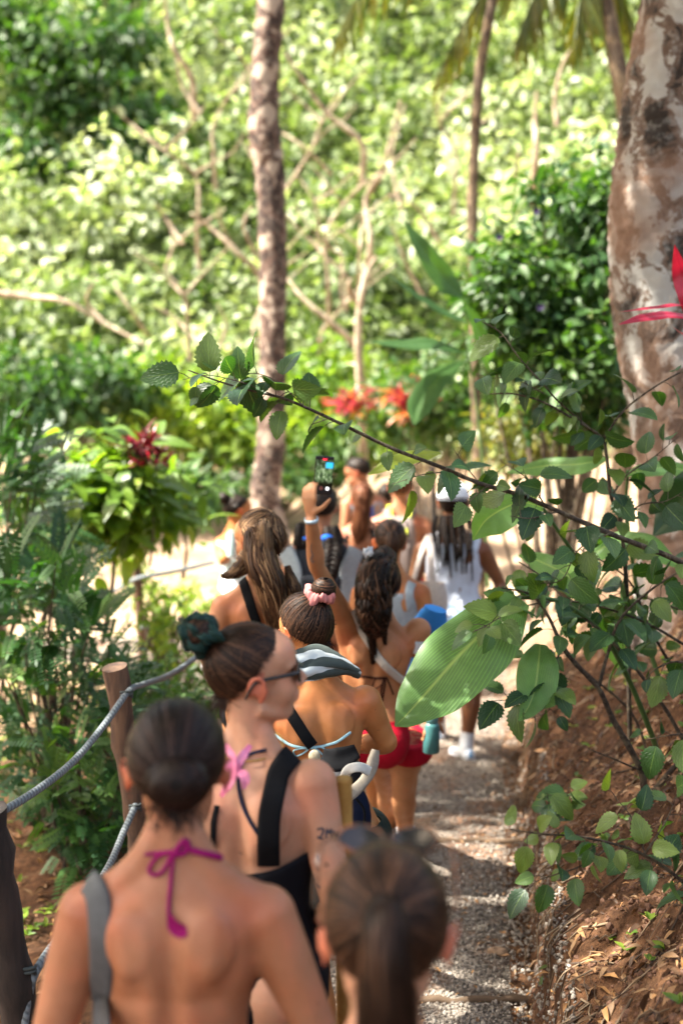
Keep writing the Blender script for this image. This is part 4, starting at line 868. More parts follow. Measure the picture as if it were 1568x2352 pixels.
    if ears:
        for sd_ in (-1, 1):
            th_ = np.linspace(-.5, 4.6, 14); E_ = np.stack([sd_*(.081+.010*np.cos(th_-2.2)), -.012-.018*np.cos(th_), -.006+.031*np.sin(th_)*1.05], -1)
            tube(mb, H2W(E_), .0052*s, 7); ell(mb, H2W([sd_*.077, -.008, -.008]), np.array([.006, .013, .021])*s, p.H); ell(mb, H2W([sd_*.078, -.002, -.031]), np.array([.005, .007, .008])*s, p.H)
    me = remesh(mb, voxel, sm, 'person')
    V = np.empty(len(me.vertices)*3); me.vertices.foreach_get('co', V); V = V.reshape(-1, 3)
    Q = (V-p.nk)@p.B/s+NB; d_ = np.zeros_like(Q); bk = (Q[:, 1] < -.01) & (np.abs(Q[:, 0]) < .16)
    pr = np.exp(-((Q[:, 2]-1.14)/.17)**4)
    d_[:, 1] += bk*(.012*np.exp(-(Q[:, 0]/.016)**2)*pr-.005*np.exp(-((np.abs(Q[:, 0])-.036)/.018)**2)*pr)
    bl_ = np.exp(-((np.abs(Q[:, 0])-.098)/.014)**2-((Q[:, 2]-1.235)/.055)**2); d_[:, 1] += bk*.006*bl_
    d_[:, 1] -= bk*.007*np.exp(-((np.abs(Q[:, 0])-.070)/.022)**2-((Q[:, 2]-1.215)/.03)**2)
    d_[:, 1] += bk*.006*np.exp(-((np.abs(Q[:, 0])-.06)/.04)**2-((Q[:, 2]-1.165)/.018)**2)
    V = V+(d_*s)@p.B.T; me.vertices.foreach_set('co', V.ravel()); me.update()
    hq = (V-p.hc)@p.H/s/hs; bl = np.zeros(len(V)); 
    bl += .75*((np.abs(np.abs(hq[:, 0])-.082) < .012) & (np.abs(hq[:, 1]+.01) < .03) & (np.abs(hq[:, 2]+.005) < .036))
    bl += .85*np.exp(-(((hq-[0, .09, -.056])/[.022, .012, .010])**2).sum(1)**2)
    bl += .4*np.exp(-((np.abs(Q[:, 0])-.13)/.06)**2-((Q[:, 2]-1.31)/.05)**2)
    at = me.attributes.new('blush', 'FLOAT', 'POINT'); at.data.foreach_set('value', np.clip(bl, 0, 1))
    me.polygons.foreach_set('use_smooth', np.ones(len(me.polygons), bool)); me.materials.clear(); me.materials.append(SK[skin])
    p.root = link(bpy.data.objects.new('person', me)); tag(p.root, label, cat, 'walkers going down the path'); p.root['category'] = 'person'
    bm = bmesh.new(); bm.from_mesh(me); p.bvh = BVHTree.FromBMesh(bm); bm.free()
    return p
def hit(p, x_, y_, off=.004):
    o = V3(CAMP); d = V3(unit(W(x_, y_, 1)-CAMP)); r = p.bvh.ray_cast(o, d)
    if r[0] is None: return None
    nn = r[1] if r[1].dot(d) < 0 else -r[1]
    return np.array(r[0]+nn*off), np.array(nn)
def strap(p, pts, w, name, mat, th=.003, off=.004, part=True, n=40, extra=None, sm=6, tint=.5, cf=.45):
    """flat band lying on the body, following picture points"""
    A = smooth_path([q[:2] for q in pts], n); P = []; N_ = []
    for x_, y_ in A:
        h = hit(p, x_, y_, off)
        if h is not None: P.append(h[0]); N_.append(h[1])
    if len(P) < 3: print('strap missed', name); return None
    P = np.array(P); N_ = unit(np.array(N_)+cf*np.array([0, -1., .25]))
    for _ in range(sm): P[1:-1] = (P[:-2]+2*P[1:-1]+P[2:])/4; N_[1:-1] = unit(N_[:-2]+2*N_[1:-1]+N_[2:])
    if extra is not None:
        for k_, E in extra.items():
            E = np.array([W(*e) for e in E]); P = np.vstack([E, P]) if k_ == 0 else np.vstack([P, E]); nn = np.repeat(N_[:1] if k_ == 0 else N_[-1:], len(E), 0); N_ = np.vstack([nn, N_]) if k_ == 0 else np.vstack([N_, nn])
    return band(P, N_, w, name, mat, p.root if part else None, th)
def band(P, N_, w, name, mat, parent=None, th=.003, mb=None):
    T = unit(np.gradient(P, axis=0)); S_ = unit(np.cross(T, N_)); N2 = np.cross(S_, T); w = np.broadcast_to(w, (len(P),))[:, None]
    own = mb is None; mb = mb or MB(); u = np.array([-1, -.6, 0, .6, 1.]); k = 10
    top = P[:, None]+u[None, :, None]*S_[:, None]*w[:, None]/2+N2[:, None]*(th*(1-.35*u**4))[None, :, None]
    bot = P[:, None]+u[None, ::-1, None]*S_[:, None]*w[:, None]/2-N2[:, None]*th*.6
    V = np.concatenate([top, bot], 1).reshape(-1, 3); m = len(P); i, j = np.meshgrid(np.arange(m-1), np.arange(k), indexing='ij')
    mb.add(V, np.stack([i*k+j, i*k+(j+1) % k, (i+1)*k+(j+1) % k, (i+1)*k+j], -1).reshape(-1, 4), .5, np.stack([np.tile(np.r_[u, u[::-1]], m), np.repeat(np.linspace(0, 1, m), k)], -1))
    return mb.build(name, mat, parent) if own else None
def garment(p, name, mat, ztop, zbot, off=.008, th0=0, th1=2*np.pi, wm=1.0, n=64, rows=22, wrinkle=.003):
    """cloth round the trunk between two heights that may vary with the angle"""
    th = np.linspace(th0, th1, n); zt = np.array([ztop(t) if callable(ztop) else ztop for t in th]); zb = np.array([zbot(t) if callable(zbot) else zbot for t in th]); V = []
    for r_ in np.linspace(0, 1, rows):
        z = zb+(zt-zb)*r_; w_ = fbm(th*3+7, z*14, 3, 3)*wrinkle*4
        V.append(np.array([tring(zz, np.array([t]), off+ww, wm)[0] for zz, t, ww in zip(z, th, w_)]))
    V = p.L(np.concatenate(V)); mb = MB(); i, j = np.meshgrid(np.arange(rows-1), np.arange(n-1), indexing='ij')
    mb.add(V, np.stack([i*n+j, i*n+j+1, (i+1)*n+j+1, (i+1)*n+j], -1).reshape(-1, 4)); o = mb.build(name, mat, p.root)
    so_ = o.modifiers.new('solid', 'SOLIDIFY'); so_.thickness = .003*p.s; so_.offset = 1; return o
def shorts(p, name, mat, ztop=1.0, hem=(.35, .35), off=.010, voxel=.011, flare=.012, zcut=None):
    mb = MB(); n = 36; th = np.linspace(0, 2*np.pi, n, endpoint=False); zs = np.linspace(.80, ztop+.03, 14)
    V = np.concatenate([tring(z, th, off) for z in zs]); i, j = np.meshgrid(np.arange(13), np.arange(n), indexing='ij')
    mb.add(p.L(V), np.stack([i*n+j, i*n+(j+1) % n, (i+1)*n+(j+1) % n, (i+1)*n+j], -1).reshape(-1, 4))
    for z_, fl in ((.80, 0), (ztop+.03, 1)):
        r_ = tring(z_, th, off); c_ = r_.mean(0); f = np.stack([np.full(n, n), np.arange(n), (np.arange(n)+1) % n], -1); mb.add(p.L(np.vstack([r_, c_])), f if fl else f[:, ::-1])
    cuts = [(p.L([0, 0, ztop]), p.B@np.array([0, 0, 1.]))]
    for k_, sd_ in ((0, -1), (1, 1)):
        ell(mb, p.L([sd_*.078, -.075, .875]), np.array([.085+off, .072+off, .085+off])*p.s, p.B)
        hp, kn, an = p.leg[k_]; h_ = hem[k_]; e = hp+(kn-hp)*(h_+.06)
        tube(mb, [hp+(hp-kn)*.1, hp, hp+(kn-hp)*h_*.5, e], np.array([.08+off, .090+off, .088+off+flare*.5, .080+off+flare-.01*h_])*p.s, 18, n=12)
        cuts.append((hp+(kn-hp)*h_, unit(kn-hp)))
    me = remesh(mb, voxel, 4, name); bm = bmesh.new(); bm.from_mesh(me)
    for q, nn in cuts[:1]: bmesh.ops.bisect_plane(bm, geom=bm.verts[:]+bm.edges[:]+bm.faces[:], plane_co=V3(q), plane_no=V3(nn), clear_outer=True)
    for q, nn in cuts[1:]: bmesh.ops.bisect_plane(bm, geom=bm.verts[:]+bm.edges[:]+bm.faces[:], plane_co=V3(q), plane_no=V3(nn), clear_outer=True)
    bm.to_mesh(me); bm.free(); me.polygons.foreach_set('use_smooth', np.ones(len(me.polygons), bool)); me.materials.clear(); me.materials.append(mat)
    o = link(bpy.data.objects.new(name, me), p.root); so_ = o.modifiers.new('solid', 'SOLIDIFY'); so_.thickness = .003; return o
HL = (np.array([-1, -.86, -.7, -.4, -.1, .2, .45, .62, .8, 1]), np.array([-1.2, -1.0, -.52, -.25, .02, .20, .45, .66, .80, 1.1]))
def hair_ok(D, back=0): return D[:, 1] < np.interp(D[:, 2], *HL)-back
def strips(mb, P, wd, Nn, tint):
    """P: strands x points x 3 -> narrow ribbons"""
    n, m, _ = P.shape; T = np.gradient(P, axis=1); T = unit(T); S_ = unit(np.cross(T, Nn)); wd = np.broadcast_to(wd, (n, m))[..., None]*.5
    V = np.stack([P-S_*wd, P+Nn*wd*.35, P+S_*wd], 2).reshape(-1, 3); b = np.arange(n)[:, None, None]*m*3+np.arange(m-1)[None, :, None]*3+np.arange(2)[None, None, :]
    F = np.stack([b, b+1, b+4, b+3], -1).reshape(-1, 4); mb.add(V, F, np.repeat(tint, m*3))
CR = np.array([.0775, .097, .0905]); CC = np.array([0, -.014, .028])
def hcap(p, mb, thick=1.03, back=0.05, tint=.3, jitter=.012):
    bm = bmesh.new(); bmesh.ops.create_icosphere(bm, subdivisions=5, radius=1); V = np.array([v.co[:] for v in bm.verts]); F = np.array([[v.index for v in f.verts] for f in bm.faces]); bm.free()
    ok = hair_ok(V, back); F = F[ok[F].all(1)]; rr = thick*(1+jitter*np.sin(V[:, 0]*38+np.sin(V[:, 2]*7)*2)*.5)
    mb.add(p.HW(CC+V*CR*rr[:, None]), F, tint)
def scalp(p, mb, gather, n, w=.0032, lift=.04, tm=.4, ts=.22, g=None, seed=0, m=12, back=0, region=None, base=1.02, part=None):
    """hair combed over the skull from the hairline towards one point"""
    g = np.random.default_rng(seed); G = unit(gather); n = int(n*1.5); D = unit(g.normal(size=(n*4, 3))); k = hair_ok(D, back-.03+.05*g.normal(size=len(D)))
    if region is not None: k &= region(D)
    D = D[k][:n]; n = len(D); t = np.linspace(0, 1, m)[None, :, None]; om = np.arccos(np.clip(D@G, -.9995, .9995))[:, None, None]
    S_ = (np.sin((1-t)*om)*D[:, None]+np.sin(t*om)*G)/np.sin(om); S_ = unit(S_)
    r_ = base+lift*.55*np.sin(np.pi*t*.9)*(.8+.4*g.random((n, 1, 1))+2.0*(g.random((n, 1, 1)) > .97)*g.random((n, 1, 1)))+.012*g.random((n, 1, 1)); X_ = CC+S_*CR*r_
    lo = np.clip(g.normal(tm, ts*1.35, n)+.07*np.sin(D[:, 0]*23)*np.sin(D[:, 2]*17+2), 0, 1)
    Nn = unit(S_/CR); strips(mb, p.HW(X_.reshape(-1, 3)).reshape(n, m, 3), w*p.s*(1.75-1.2*t[..., 0])*np.minimum(1, .12+t[..., 0]*5), Nn@p.H.T, lo)
    if m == 12 and region is None:          # fine flyaway hairs standing off the combed hair
        n2 = 150; D2 = unit(g.normal(size=(n2*4, 3))); D2 = D2[hair_ok(D2, .02)][:n2]; n2 = len(D2); t2 = np.linspace(0, 1, 8)[None, :, None]
        dr = unit(G-D2+.9*g.normal(size=(n2, 3)))[:, None]*(.25+.5*g.random((n2, 1, 1))); X2 = unit(D2[:, None]+dr*t2)*(1.02+.13*g.random((n2, 1, 1))*np.sin(t2*2.6)); X2 = CC+X2*CR
        strips(mb, p.HW(X2.reshape(-1, 3)).reshape(n2, 8, 3), .0011, np.broadcast_to(unit(D2)[:, None]@p.H.T, X2.shape), np.clip(g.normal(.7, .2, n2), 0, 1))
    return p.HW(CC+G*CR*1.03)
def tail(mb, path, rad, n, w=.003, tm=.4, ts=.22, seed=0, m=26, curl=0, freq=6, flat=1.0, core=True, clump=7, side=None):
    """bundle of strands along a path (world), rad given at the path points"""
    g = np.random.default_rng(seed); A = smooth_path(np.column_stack([path, rad]), m); P = A[:, :3]; r_ = A[:, 3]; T = unit(np.gradient(P, axis=0))
    ref = np.array([0, -1., 0.]) if side is None else side; N0 = unit(ref-T*(T@ref)[:, None]); B0 = np.cross(T, N0)
    if core: tube(mb, P, r_*.78, 12, max(0, tm-.3), None, .1, True, flat)
    th = g.random(n)*2*np.pi; q = .75+.3*g.random(n); cl = g.integers(0, clump*4, n); ph = cl*1.7+g.random(n)*.5; t = np.linspace(0, 1, m)
    wob = curl*np.sin(freq*2*np.pi*t[None]+ph[:, None]); wob2 = curl*np.cos(freq*2*np.pi*t[None]+ph[:, None]*1.3); end = 1+.25*(g.random(n)-.5)[:, None]*t[None]**3
    a = (np.cos(th)*q)[:, None]*r_[None]*end+wob; b = (np.sin(th)*q)[:, None]*r_[None]*end*flat+wob2
    X_ = P[None]+a[..., None]*N0[None]+b[..., None]*B0[None]; Nn = unit(np.cos(th)[:, None, None]*N0[None]+np.sin(th)[:, None, None]*B0[None]+1e-3)
    lo = np.clip(g.normal(tm, ts*.6, n)+.9*ts*np.sin(cl*2.3), 0, 1); strips(mb, X_, w*(1-.6*t[None]**3), Nn, lo)
def bun(mb, c, r, axis, n, w=.003, tm=.4, ts=.2, seed=0, tw=1.6):
    g = np.random.default_rng(seed); r = np.asarray(r, float)*np.ones(3); ell(mb, c, r*.9, None, 14, max(0, tm-.3)); ax = unit(axis); u = unit(np.cross(ax, [.3, .2, .9])); v = np.cross(ax, u)
    m = 22; t = np.linspace(0, 1, m)[None]; h0 = (g.random(n)*2-1)[:, None]; k_ = g.random(n)[:, None]*6.28; h = h0*.85+.5*(t-.5)*np.sign(g.random((n, 1))-.5); h = np.clip(h, -.97, .97)
    a = k_+t*2*np.pi*.75*tw; rr = np.sqrt(1-h*h)*(1+.05*np.sin(3*a+h*9)); D = rr[..., None]*(np.cos(a)[..., None]*u+np.sin(a)[..., None]*v)+h[..., None]*ax
    X_ = np.asarray(c)+D*r*(1+.05*g.random((n, 1, 1))); strips(mb, X_, w, unit(D), np.clip(g.normal(tm, ts, n)+.15*np.sin(h0[:, 0]*14), 0, 1))
def wisps(p, mb, n, z=-.85, seed=0, ln=.035, tm=.5, y=-.75, spread=.5, w=.0012):
    """loose short hairs at the nape"""
    g = np.random.default_rng(seed); D = unit(np.stack([(g.random(n)*2-1)*spread, np.full(n, y), z+.25*g.random(n)], -1)); m = 7; t = np.linspace(0, 1, m)[None, :, None]
    A = p.HW(CC+D*CR*1.01)[:, None]; dr = unit(g.normal(size=(n, 3))*[.6, .25, .3]+[0, -.15, -1])[:, None]*ln*(.4+g.random((n, 1, 1)))
    X_ = A+dr*t+.006*np.sin(t*5+g.random((n, 1, 1))*6)*unit(g.normal(size=(n, 1, 3))); strips(mb, X_, w, np.broadcast_to(np.array([0, -1., 0]), X_.shape), np.full(n, tm))
def braid(mb, path, r, seed=0, tm=.4, turns=9, w=.003, n=90):
    """three interlaced strands, each a bundle"""
    P = smooth_path(path, 90); T = unit(np.gradient(P, axis=0)); ref = np.array([0, -1., .1]); N0 = unit(ref-T*(T@ref)[:, None]); B0 = np.cross(T, N0); t = np.linspace(0, 1, 90); rr = r*np.interp(t, [0, .1, .8, 1], [.8, 1, .85, .4])
    for k_ in range(3):
        a = t*turns*2*np.pi+k_*2*np.pi/3; Q = P+(np.sin(a)*rr)[:, None]*B0+(np.sin(2*a)*rr*.5)[:, None]*N0; tail(mb, Q[::2], rr[::2]*.62, n//3, w, tm, .2, seed+k_, 70, 0, 1, 1, True)
def glasses_on_head(p, top, mat, tintmat_, hz=.075, y=.045, tilt=-50, name='sunglasses'):
    """sunglasses pushed up over the hair"""
    mb = MB(); A = rotx(R(tilt)); c = np.array([0, y, hz])
    for sd_ in (-1, 1):
        th = np.linspace(0, 2*np.pi, 22); Q = np.stack([sd_*.034+.030*np.cos(th), .0*th, .022*np.sin(th)], -1); Q[:, 1] -= .25*Q[:, 0]**2*8; tube(mb, p.HW(c+Q@A.T), .003*p.s, 7, .2)
        tube(mb, p.HW(np.array([c+np.array([sd_*.064, -.01, 0])@A.T, c+np.array([sd_*.082, -.05, .0]), [sd_*.088, -.05, hz-.045], [sd_*.086, -.075, hz-.07]])), .0028*p.s, 6, .2, 12)
    tube(mb, p.HW(np.array([c+np.array([-.008, 0, .006])@A.T, c+np.array([.008, 0, .006])@A.T])), .0028*p.s, 6, .2)
    o = mb.build(name, mat, p.root); lb = MB()
    for sd_ in (-1, 1):
        th = np.linspace(0, 2*np.pi, 22, endpoint=False); Q = np.stack([sd_*.034+.029*np.cos(th), .0*th-.002, .021*np.sin(th)], -1); Q[:, 1] -= .25*Q[:, 0]**2*8; Q = np.vstack([Q, [sd_*.034, .003, 0]])
        lb.add(p.HW(c+Q@A.T), np.stack([np.full(22, 22), np.arange(22), (np.arange(22)+1) % 22], -1))
    l_ = link(bpy.data.objects.new('lens', lb.mesh('lens')), None); l_.data.materials.append(tintmat_); l_.parent = o; l_.matrix_parent_inverse = Matrix.Identity(4)
    return o
def shoe(p, k_, name, mat, sole, accent=None, sock=None, pitch=0, yaw=0):
    an = p.leg[k_][2]; f_ = rotz(-R(yaw))@(p.B@np.array([0, 1., 0])); f_[2] = 0; f_ = unit(f_); f_ = unit(f_+np.array([0, 0, math.sin(R(pitch))])); s = p.s; u_ = unit(np.array([0, 0, 1.])-f_*f_[2]); sx = np.cross(f_, u_)
    def F_(a, b, c): return an+f_*a*s+sx*b*s+u_*c*s
    mb = MB(); ys_ = [-.062, -.055, -.02, .03, .08, .13, .165, .178]; hs = [.035, .062, .075, .070, .052, .042, .03, .012]; ws = [.020, .033, .037, .037, .044, .045, .034, .015]; n = 20; th = np.linspace(0, 2*np.pi, n, endpoint=False); V = []
    for y_, h_, w_ in zip(ys_, hs, ws):
        cz = np.sin(th); V.append(np.stack([F_(y_, w_*math.cos(t)*abs(math.cos(t))**-.25 if abs(math.cos(t)) > .01 else 0, -.082+h_*(.5+.5*math.sin(t))) for t in th]))
    V = np.concatenate(V); i, j = np.meshgrid(np.arange(7), np.arange(n), indexing='ij'); mb.add(V, np.stack([i*n+j, i*n+(j+1) % n, (i+1)*n+(j+1) % n, (i+1)*n+j], -1).reshape(-1, 4)); 
    for e in (0, 7): r_ = V[e*n:(e+1)*n]; mb.add(np.vstack([r_, r_.mean(0)]), np.stack([np.full(n, n), np.arange(n), (np.arange(n)+1) % n], -1))
    o = mb.build(name, mat, p.root)
    sb = MB(); out = np.array([F_(y_, w_*1.12*sg, 0) for sg, ss in ((1, 1), (-1, -1)) for y_, w_ in list(zip(ys_, ws))[::ss]]); m = len(out); lo = out-u_*.096*s; hi = out-u_*.074*s
    sb.add(np.vstack([lo, hi, hi.mean(0), lo.mean(0)]), np.concatenate([np.stack([np.arange(m), (np.arange(m)+1) % m, (np.arange(m)+1) % m+m], -1), np.stack([np.arange(m), (np.arange(m)+1) % m+m, np.arange(m)+m], -1), np.stack([np.full(m, 2*m), np.arange(m)+m, (np.arange(m)+1) % m+m], -1), np.stack([np.full(m, 2*m+1), (np.arange(m)+1) % m, np.arange(m)], -1)]))
    so_ = sb.build('sole', sole, None, False); so_.parent = o
    if sock: k2 = MB(); a_, b_ = p.leg[k_][2], p.leg[k_][1]; q_ = unit(b_-a_); tube(k2, [a_-q_*.05*s, a_, a_+q_*.04*s, a_+q_*.075*s], np.array([.040, .041, .041, .043])*s, 16, n=10); k2.build('sock', sock, p.root)
    if accent:
        ab = MB(); 
        for dz in (-.03, -.045, -.058): box(ab, F_(-.066, 0, dz+.01), np.array([.02, .006, .010])*s, np.stack([sx, f_, u_], -1))
        q = ab.build('heel_tab', accent, None); q.parent = o
    return o

# ------------------------------------------------------------------ the walkers
BLK = C('black_fabric', (.005, .0055, .007), .8); NAVY = C('navy_fabric', (.006, .01, .028), .8); WHT = C('white_cotton', (.72, .75, .8), .85)
TORT = newmat('tortoiseshell')[0]; _t = TORT.node_tree; _t.links.new(ramp(_t, noise(_t, 60, 3, .6, objco(_t)), [(.4, (.012, .005, .003)), (.65, (.16, .05, .012))]), _t.nodes['Principled BSDF'].inputs['Base Color']); _t.nodes['Principled BSDF'].inputs['Roughness'].default_value = .15
LENS = simple('dark_lens', (.012, .010, .012), .06); BLKP = simple('black_plastic', (.008, .008, .009), .25); GOLD = simple('gold_chain', (.75, .48, .12), .25, metal=1)

# A: woman in front at the left, bare back, magenta halter bow, low bun, grey bag strap
A = person('person seen from behind with bare back, magenta halter bow and grey shoulder strap', (400, 1972, 2.38), 1.0, hs=1.08, neckup=-.014, yaw=2, lean=3, hpitch=16, hyaw=-3, skin='warm', voxel=.0075,
           arms=(((85, 2500, 2.38), (120, 2760, 2.5)), ((775, 2480, 2.38), (700, 2760, 2.5))), sm=6)
mb = MB(); hcap(A, mb); bc = scalp(A, mb, (.12, -.93, -.42), 3200, .0030, .05, .38, .22, seed=1); bun(mb, A.HW(CC+unit([.12, -.93, -.42])*CR*1.12), np.array([.052, .036, .042])*A.s, (.1, -1, .2), 620, .0028, .35, .22, 2); bun(mb, A.HW(CC+unit([.2, -.88, -.35])*CR*1.12)+[.012, 0, .012], np.array([.028, .028, .02])*A.s, (.3, -1, .5), 260, .0028, .5, .22, 3)
wisps(A, mb, 150, -.95, 4, .045, .5, -.62); mb.build('hair', HR['dark'], A.root)
MAG = C('magenta_cord', (.24, .006, .10), .7)
strap(A, [(335, 1962), (370, 1958), (398, 1955)], .006, 'halter_cord', MAG, .003); strap(A, [(425, 1948), (460, 1958), (505, 1972)], .011, 'halter_cord', MAG, .004)
strap(A, [(400, 1955), (396, 1990), (392, 2040), (388, 2082), (392, 2120), (402, 2140)], .0065, 'bow_end', MAG, .004)
def cordloop(p, pts, r, name, mat, d=-.008):
    A_ = smooth_path(pts, 40); P = []
    for x_, y_ in A_:
        h = hit(p, x_, y_, .006); P.append(h[0] if h else (P[-1] if P else W(x_, y_, 2.3)))
    P = np.array(P)
    for _ in range(4): P[1:-1] = (P[:-2]+2*P[1:-1]+P[2:])/4
    m_ = MB(); tube(m_, P, r, 8, .5); return m_.build(name, mat, p.root)
cordloop(A, [(402, 1958), (372, 1962), (352, 1980), (345, 2000), (358, 2012), (378, 2000), (388, 1978), (400, 1958)], .0036, 'bow_loop', MAG)
cordloop(A, [(400, 1962), (410, 1945), (425, 1930), (432, 1938), (424, 1958), (402, 1962)], .0055, 'knot', MAG)
h = hit(A, 405, 2125, .008); m_ = MB(); blade(m_, [h[0]+[-.008, 0, .02], h[0], h[0]+[.012, -.002, -.008], h[0]+[.022, -.004, -.006]], [.004, .012, .012, .008], h[1], .3, .5, 10, 7); m_.build('tassel', MAG, A.root)
strap(A, [(207, 2030), (222, 2040), (234, 2080), (238, 2160), (240, 2240), (238, 2345)], .044, 'bag_strap', C('grey_webbing', (.09, .093, .097), .55, bs=.4), .004, .006, n=50, sm=30, cf=1.3, extra={1: [(236, 2420, 2.26), (236, 2560, 2.22)]})
# B: woman with sunglasses in profile
B = person('person in sunglasses with black straps, head turned right, dark green scrunchie', (572, 1728, 3.02), 1.0, hs=.97, yaw=14, lean=4, hyaw=62, hpitch=-4, hroll=6, skin='pink', voxel=.0052, face=True, sm=5,
           arms=(None, ((775, 2080, 2.95), (700, 2200, 3.3), (716, 1800, 3.0))), neckup=.012)
mb = MB(); hcap(B, mb, 1.03, .05); gd = (0, -.72, .62); scalp(B, mb, gd, 4200, .0026, .05, .42, .2, seed=5); tb = B.HW(CC+unit(gd)*CR*1.05)
bun(mb, tb+B.H@np.array([0, -.030, .026]), np.array([.036, .036, .032]), B.H@np.array([0, -.7, .7]), 240, .0028, .35, .2, 6); wisps(B, mb, 90, -.85, 7, .04, .5, -.7)
mb.build('hair', HR['brown'], B.root)
def scrunchie(p, c, ax, r0, r1, mat, seed=0, ruff=.22, k=26):
    g = np.random.default_rng(seed); ax = unit(ax); u = unit(np.cross(ax, [.2, .3, .9])); v = np.cross(ax, u); n = 90; th = np.linspace(0, 2*np.pi, n, endpoint=False); m_ = MB(); kk = 16; V = []
    for t in th:
        o = u*math.cos(t)+v*math.sin(t); q = r1*(1+ruff*.6*math.sin(t*4+seed)+ruff*.5*math.sin(t*9+2)+ruff*.4*math.sin(t*19+seed)); off = .45*r1*math.sin(t*3+1)
        for a in np.linspace(0, 2*np.pi, kk, endpoint=False): V.append(c+o*(r0+q*math.cos(a+.5*math.sin(t*6))*(.85+.3*abs(math.sin(a*2+t*7))))+ax*(q*1.25*math.sin(a)+off))
    i, j = np.meshgrid(np.arange(n), np.arange(kk), indexing='ij'); m_.add(V, np.stack([i*kk+j, ((i+1) % n)*kk+j, ((i+1) % n)*kk+(j+1) % kk, i*kk+(j+1) % kk], -1).reshape(-1, 4)); return m_.build('scrunchie', mat, p.root)
scrunchie(B, tb+B.H@np.array([0, -.020, .018]), B.H@np.array([0, -.72, .68]), .025, .017, C('dark_green_satin', (.012, .035, .030), .4, ns=30), 1, .3)
scrunchie(B, tb+B.H@np.array([0, -.042, .034]), B.H@np.array([0, -.5, .85]), .016, .017, M['dark_green_satin'], 2, .3)
fr = MB(); ln = MB()
for sd_ in (-1, 1):
    th = np.linspace(0, 2*np.pi, 26); Q = np.stack([sd_*(.033+.030*np.cos(th)), .098-.32*(.033+.030*np.cos(th))**1.7*9*.5, .008+.021*np.sin(th)+.004*np.cos(th)], -1); tube(fr, B.HW(Q), .0032, 8, .2)
    tube(fr, B.HW([[sd_*.064, .086, .018], [sd_*.078, .055, .020], [sd_*.082, .01, .018], [sd_*.083, -.018, .012], [sd_*.080, -.040, -.022]]), np.array([.005, .0045, .004, .0035, .003]), 8, .2, 20)
    Q2 = np.vstack([Q[:-1]+[0, .001, 0], Q[:-1].mean(0)+[0, .005, 0]]); k_ = len(Q2)-1; ln.add(B.HW(Q2), np.stack([np.full(k_, k_), np.arange(k_), (np.arange(k_)+1) % k_], -1))
tube(fr, B.HW([[-.008, .103, .012], [0, .106, .014], [.008, .103, .012]]), .003, 8, .2)
o = fr.build('sunglasses', BLKP, B.root); l_ = ln.build('lens', LENS); l_.parent = o; l_.matrix_parent_inverse = Matrix.Identity(4); o.matrix_parent_inverse = Matrix.Identity(4)
m_ = MB(); th = np.linspace(0, 2*np.pi, 60); tube(m_, B.L(np.stack([.068*np.cos(th), -.012+.066*np.sin(th), 1.408+.022*np.sin(th)], -1)), .0016, 6); m_.build('necklace', GOLD, B.root)
garment(B, 'swimsuit', C('black_swimsuit', (.0045, .005, .008), .75, bs=.4), lambda t: 1.145+.10*max(0, math.cos(t+math.pi/2)*-1)+.055*abs(math.cos(t))**2, .80, .009)
strap(B, [(690, 1722), (668, 1735), (640, 1775), (626, 1840), (618, 1900), (617, 1980)], .048, 'wide_strap', BLK, .004, .010, n=50)
strap(B, [(612, 1722), (580, 1730), (560, 1745), (548, 1790), (560, 1850), (595, 1915), (612, 1930)], .008, 'thin_strap', NAVY, .003, .005)
strap(B, [(500, 1850), (492, 1900), (490, 1985)], .012, 'side_edge', BLK, .004, .006)
PNK = C('pink_chiffon', (.75, .16, .34), .6, ns=18, c2=(.85, .35, .5))
m_ = MB()
for sp, hw, nn in (([(520, 1710, 2.86), (535, 1745, 2.82), (530, 1790, 2.82), (508, 1830, 2.84)], [.004, .010, .012, .004], (-.4, -.9, .1)), ([(575, 1712, 2.86), (555, 1740, 2.83), (540, 1770, 2.82)], [.004, .009, .006], (.2, -.9, .3)), ([(540, 1765, 2.82), (562, 1785, 2.80), (560, 1812, 2.80)], [.004, .010, .004], (.3, -.9, .1)), ([(500, 1730, 2.86), (520, 1765, 2.83), (540, 1772, 2.82)], [.004, .012, .008], (0, -.9, .3))):
    blade(m_, [W(*q) for q in sp], hw, nn, .6, .5, 18, 9, .25)
o = m_.build('hair_ribbon', PNK, A.root); so_ = o.modifiers.new('s', 'SOLIDIFY'); so_.thickness = .002
TAT = C('tattoo_ink', (.06, .055, .07), .6, bs=0)
for nm, segs in (('tattoo', [[(728, 1905), (742, 1903), (738, 1920), (728, 1924), (742, 1926)], [(748, 1924), (750, 1904), (755, 1915), (760, 1904), (762, 1924)], [(766, 1908), (772, 1922), (774, 1908)]]),
                 ('tattoo', [[(727, 1965), (733, 1978)], [(726, 1990), (734, 2000)], [(729, 2030), (736, 2040)]])):
    m_ = MB()
    for sg in segs:
        P = [hit(B, x_, y_, .0006) for x_, y_ in smooth_path(sg, 12)]; P = [q for q in P if q]
        if len(P) > 2: band(np.array([q[0] for q in P]), np.array([q[1] for q in P]), .0045, nm, TAT, None, .0004, m_)
    if m_.v: m_.build(nm, TAT, B.root)
